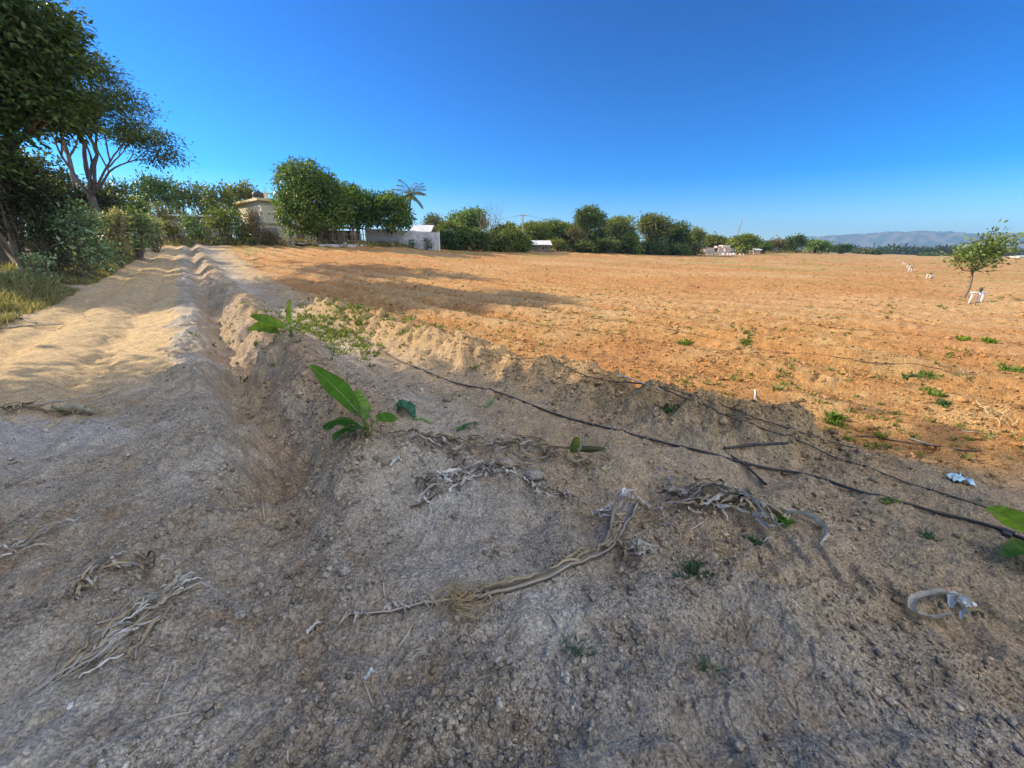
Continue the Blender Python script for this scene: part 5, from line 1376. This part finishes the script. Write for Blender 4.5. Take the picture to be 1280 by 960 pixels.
    stone(1062, 810, .03, 'small dark flat pebble at lower right', 10, .5, (.26, .22, .18), group=g)
    stone(985, 826, .05, 'pale crumbling clod beside a dark hole', 11, .8, (.46, .39, .28), group=g)
    # twigs
    g = 'dry twigs on the soil'
    stick('twig', 'upright pale twig near the end of the ditch', [(331, 652), (329, 634), (327, 618)], .006, 12, lift=.008, group=g)
    stick('twig', 'thin twig lying below the shredded grey pile', [(196, 880), (207, 856), (214, 832)], .006, 13, twigs=2, group=g)
    stick('twig', 'brown bent twig on the track side soil', [(165, 632), (190, 626), (208, 620), (224, 606)], .007, 14, group=g)
    stick('twig', 'dark twig across the ruts beside the dark brush', [(22, 512), (70, 503), (125, 494)], .012, 15, group=g)
    stick('twig', 'long reddish stick lying at the left edge of the sunlit track', [(0, 411), (40, 408), (80, 406)], .022, 16, group=g, twigs=1)
    stick('twig', 'bent pale branch in the grass at the left of the track', [(5, 404), (25, 398), (36, 403), (46, 405)], .025, 17, group=g)
    stick('twig', 'fine branched twig standing on the sunlit track', [(101, 391), (106, 398), (113, 402)], .010, 18, twigs=3, group=g)
    a = ground_at(774, 479); b = ground_at(828, 500); k = np.linspace(0, 1, 16)[:, None]; q = a * (1 - k) + b * k; q[:, 2] += max(0, float((H(q[:, 0], q[:, 1]) - q[:, 2]).max()) * .6) + .006
    v, f = tube_np(q, np.linspace(.009, .007, 16), 7); tag(np_mesh('pale_stick', v, f, M_PALESTICK), 'pale straight stick lying on the crest of the bank', 'stick')
    stick('white_peg', 'short white peg standing in the field near the bank', [(943, 503), (943, 496), (943, 489)], .010, 20, M_WHITEP, cat='peg')
    stick('twig', 'pale twig on the soil right of the stalk end', [(828, 656), (845, 660), (852, 672)], .005, 21, twigs=2, group=g)
    stick('twig', 'straw coloured twig on the field edge near the drip line', [(1135, 548), (1150, 553), (1165, 557)], .010, 22, group=g)
    # pale scraps
    strip('leaf_scrap', 'small white scrap in the centre foreground', [(457, 852), (463, 846), (468, 842)], .022, WHITISH, 90, .9, .7, .008, hump=.012, cat='scrap')
    strip('dry_leaf', 'small bluish grey leaf in the foreground below the stalk tip', [(385, 794), (393, 788), (403, 780)], .02, PALE, 91, .8, .5, .008, hump=.012)
    strip('leaf_scrap', 'tiny white scrap near the left bottom', [(85, 888), (88, 884), (91, 881)], .014, (.75, .75, .75), 92, .5, .3, .006, cat='scrap')
    strip('leaf_scrap', 'pale leaf scrap left of the grey leaf scraps', [(490, 585), (495, 580), (500, 576)], .04, WHITISH, 93, .7, .4, .012, hump=.015, cat='scrap')
    strip('dry_leaf', 'pale leaf curl with torn flap on the dark brush by the track', [(68, 514), (90, 518), (120, 520)], .09, (.52, .46, .36), 94, .8, .6, .03, hump=.03)
    # blue plastic scrap on the sunlit edge
    R = np.random.default_rng(95); n = 9; P0 = ground_at(1195, 602); V = []
    for i in range(n):
        for j in range(n):
            u_, v_ = i / (n - 1) - .5, j / (n - 1) - .5; k = 1 + .25 * math.sin(5 * math.atan2(v_, u_)); V.append((P0[0] + u_ * .15 * k, P0[1] + v_ * .10 * k, 0))
    V = over_ground(V, .012 + .022 * np.abs(R.normal(size=n * n))); F = np.array([(i * n + j, (i + 1) * n + j, (i + 1) * n + j + 1, i * n + j + 1) for i in range(n - 1) for j in range(n - 1)])
    tag(np_mesh('plastic_scrap', V, F, noise_mat('light blue plastic', (.42, .66, .78), (.60, .78, .86), 20, rough=.5, bump=.2), None, None, smooth=False), 'crumpled light blue plastic scrap at the field edge', 'plastic scrap')
    # weeds one can tell apart
    BG = (.07, .14, .09); BA = (.12, .19, .11); GG = (.10, .18, .03); GA = (.18, .27, .05)
    weed(868, 714, .06, 22, BG, BA, 'bluish green weed clump right of the dry stalk', 1, .05, 1.0, .035)
    weed(938, 676, .06, 12, BG, BA, 'small bluish weed below the heap of dark sheaths', 2, .05, 1.1, .02)
    weed(880, 834, .07, 7, BG, BA, 'sparse grassy weed in the right foreground', 3, .03, 1.2, .022)
    weed(724, 820, .06, 10, BG, BA, 'faint grass weed in the middle foreground', 4, .03, 1.0, .022)
    weed(978, 652, .07, 9, (.11, .23, .04), (.17, .30, .06), 'bright green sprout among the dark sheaths', 5, .10, .7, .012)
    weed(1044, 526, .08, 16, GG, GA, 'bright green weed at the sunlit foot of the bank', 6, .09, .8, .03)
    weed(1160, 672, .07, 6, BG, BA, 'thin grass weed on the trodden strip at the right', 7, .03, .9, .012)
    weed(1112, 627, .05, 8, GG, GA, 'low weed beside the thick hose', 8, .06, 1.0, .018)
    weed(840, 512, .07, 12, BG, GG, 'shaded weed on the face of the rough bank', 9, .06, .8, .03)
    weed(1163, 489, .08, 16, GG, GA, 'sprawling field weed left of the straw tuft', 10, .08, 1.1, .07)
    weed(1136, 472, .09, 10, BG, GG, 'dark green weed just below the furrow drip line', 11, .08, .9, .05)
    weed(1162, 471, .09, 9, GG, GA, 'yellow green weed beside the dark green weed', 12, .08, .9, .05)
    weed(1176, 506, .08, 12, BG, GG, 'dark green weed just below the sprawling field weed', 13, .08, .9, .018)
    weed(1262, 464, .09, 14, GG, GA, 'leafy green weed at the right edge on the furrow line', 14, .08, .9, .06)
    weed(1205, 425, .10, 7, (.16, .24, .03), (.24, .32, .05), 'left one of two bright seedlings in the field', 15, .16, .6, .02, name='seedling')
    weed(1236, 428, .11, 9, (.14, .24, .03), (.22, .32, .05), 'right and larger one of two bright seedlings in the field', 16, .16, .6, .03, name='seedling')
    weed(858, 430, .11, 12, GG, GA, 'single green weed in the middle of the field', 17, .08, .9, .05)
    weed(932, 428, .10, 12, GG, GA, 'single green weed above the furrow drip line', 18, .08, .9, .05)

bananas(); hoses(); near_things()
SKY_SAT = 1.27; SKY_STR = .085; SKY_GAMMA = 1.56; SKY_TINT = (.62, .73, 1.0); HAZE = 1.9e-4; HAZE_COL = (.34, .66, 1.0, 1); EXPO = 1.18; SUN_E = 3.95; SKY_FILL = (9.6, 10.1, 10.9, 1)
# ------------------------------------------------------------------ camera, sun, sky
cam = bpy.data.cameras.new('camera'); camo = link(bpy.data.objects.new('camera', cam))
cam.sensor_width = 36; cam.lens = 36 * FPX / 1280
cam.clip_start = .05; cam.clip_end = 40000
mw = Matrix((tuple(RIGHT) + (0,), tuple(UP) + (0,), tuple(-FWD) + (0,), (0, 0, 0, 1))).transposed()
mw.translation = Vector(CAMP)
camo.matrix_world = mw
SC.camera = camo

SUN_EL = math.radians(28); SUN_AZ = math.radians(12)    # shadows fall to the right, slightly towards the viewer
S = Vector((-math.cos(SUN_AZ) * math.cos(SUN_EL), math.sin(SUN_AZ) * math.cos(SUN_EL), math.sin(SUN_EL)))
sl = bpy.data.lights.new('sun', 'SUN'); sl.energy = SUN_E; sl.angle = math.radians(.6); sl.color = (1.0, .85, .63)
so = link(bpy.data.objects.new('sun', sl)); so.rotation_euler = S.to_track_quat('Z', 'Y').to_euler(); so.location = (-30, 20, 40)

wd = bpy.data.worlds.new('World'); SC.world = wd; wd.use_nodes = True
nt = wd.node_tree; bg = nt.nodes['Background']
sky = nt.nodes.new('ShaderNodeTexSky'); sky.sky_type = 'NISHITA'; sky.sun_disc = False
sky.sun_elevation = SUN_EL
sky.sun_rotation = math.atan2(S.x, S.y)
sky.altitude = 200; sky.air_density = 1.0; sky.dust_density = 0.0; sky.ozone_density = 2.0
# deepen the blue: contrast curve on the sky in display units, then back
def vmul(src, v):
    n = nt.nodes.new('ShaderNodeVectorMath'); n.operation = 'MULTIPLY'; n.inputs[1].default_value = v; nt.links.new(src, n.inputs[0]); return n.outputs[0]
K = SKY_STR * 2 ** EXPO
gm = nt.nodes.new('ShaderNodeGamma'); gm.inputs[1].default_value = SKY_GAMMA
nt.links.new(vmul(sky.outputs[0], (K, K, K)), gm.inputs[0]); deep = vmul(gm.outputs[0], tuple(t / K for t in SKY_TINT))
hs = nt.nodes.new('ShaderNodeHueSaturation'); hs.inputs['Saturation'].default_value = SKY_SAT; hs.inputs['Value'].default_value = 1.0
nt.links.new(deep, hs.inputs['Color'])
# white fill added to the unseen sky overhead and behind, brightening the shade; the rest of the sky stays clear
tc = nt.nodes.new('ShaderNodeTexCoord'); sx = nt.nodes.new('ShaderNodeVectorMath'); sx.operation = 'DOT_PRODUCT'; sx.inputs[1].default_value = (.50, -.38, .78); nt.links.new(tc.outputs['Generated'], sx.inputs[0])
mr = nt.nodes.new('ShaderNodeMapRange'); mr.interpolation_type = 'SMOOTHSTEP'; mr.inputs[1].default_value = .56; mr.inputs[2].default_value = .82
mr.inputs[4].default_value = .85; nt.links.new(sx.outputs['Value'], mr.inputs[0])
mx = nt.nodes.new('ShaderNodeMix'); mx.data_type = 'RGBA'; mx.inputs[7].default_value = SKY_FILL
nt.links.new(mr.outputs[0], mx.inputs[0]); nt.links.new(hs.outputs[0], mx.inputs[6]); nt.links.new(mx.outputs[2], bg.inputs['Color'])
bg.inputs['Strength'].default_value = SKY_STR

if HAZE:
    hb = MB().box((0, 0, 0), (1, 1, 1))
    m = bpy.data.materials.new('haze'); m.use_nodes = True; t = m.node_tree; t.nodes.clear()
    out = t.nodes.new('ShaderNodeOutputMaterial'); vp = t.nodes.new('ShaderNodeVolumePrincipled')
    vp.inputs['Color'].default_value = HAZE_COL; vp.inputs['Density'].default_value = HAZE
    vp.inputs['Anisotropy'].default_value = .3
    t.links.new(vp.outputs[0], out.inputs['Volume'])
    o = hb.build('haze', m); o.scale = (12400, 12400, 330); o.location = (0, 0, 330 / 2 - 20)
    tag(o, kind='stuff')

SC.view_settings.view_transform = 'Standard'; SC.view_settings.look = 'None'
SC.view_settings.gamma = 1; SC.view_settings.exposure = EXPO
SC.cycles.use_denoising = True; SC.cycles.denoising_prefilter = 'FAST'
SC.cycles.max_bounces = 6; SC.cycles.diffuse_bounces = 3; SC.cycles.transparent_max_bounces = 6
SC.cycles.volume_bounces = 0
SC.cycles.sample_clamp_indirect = 6
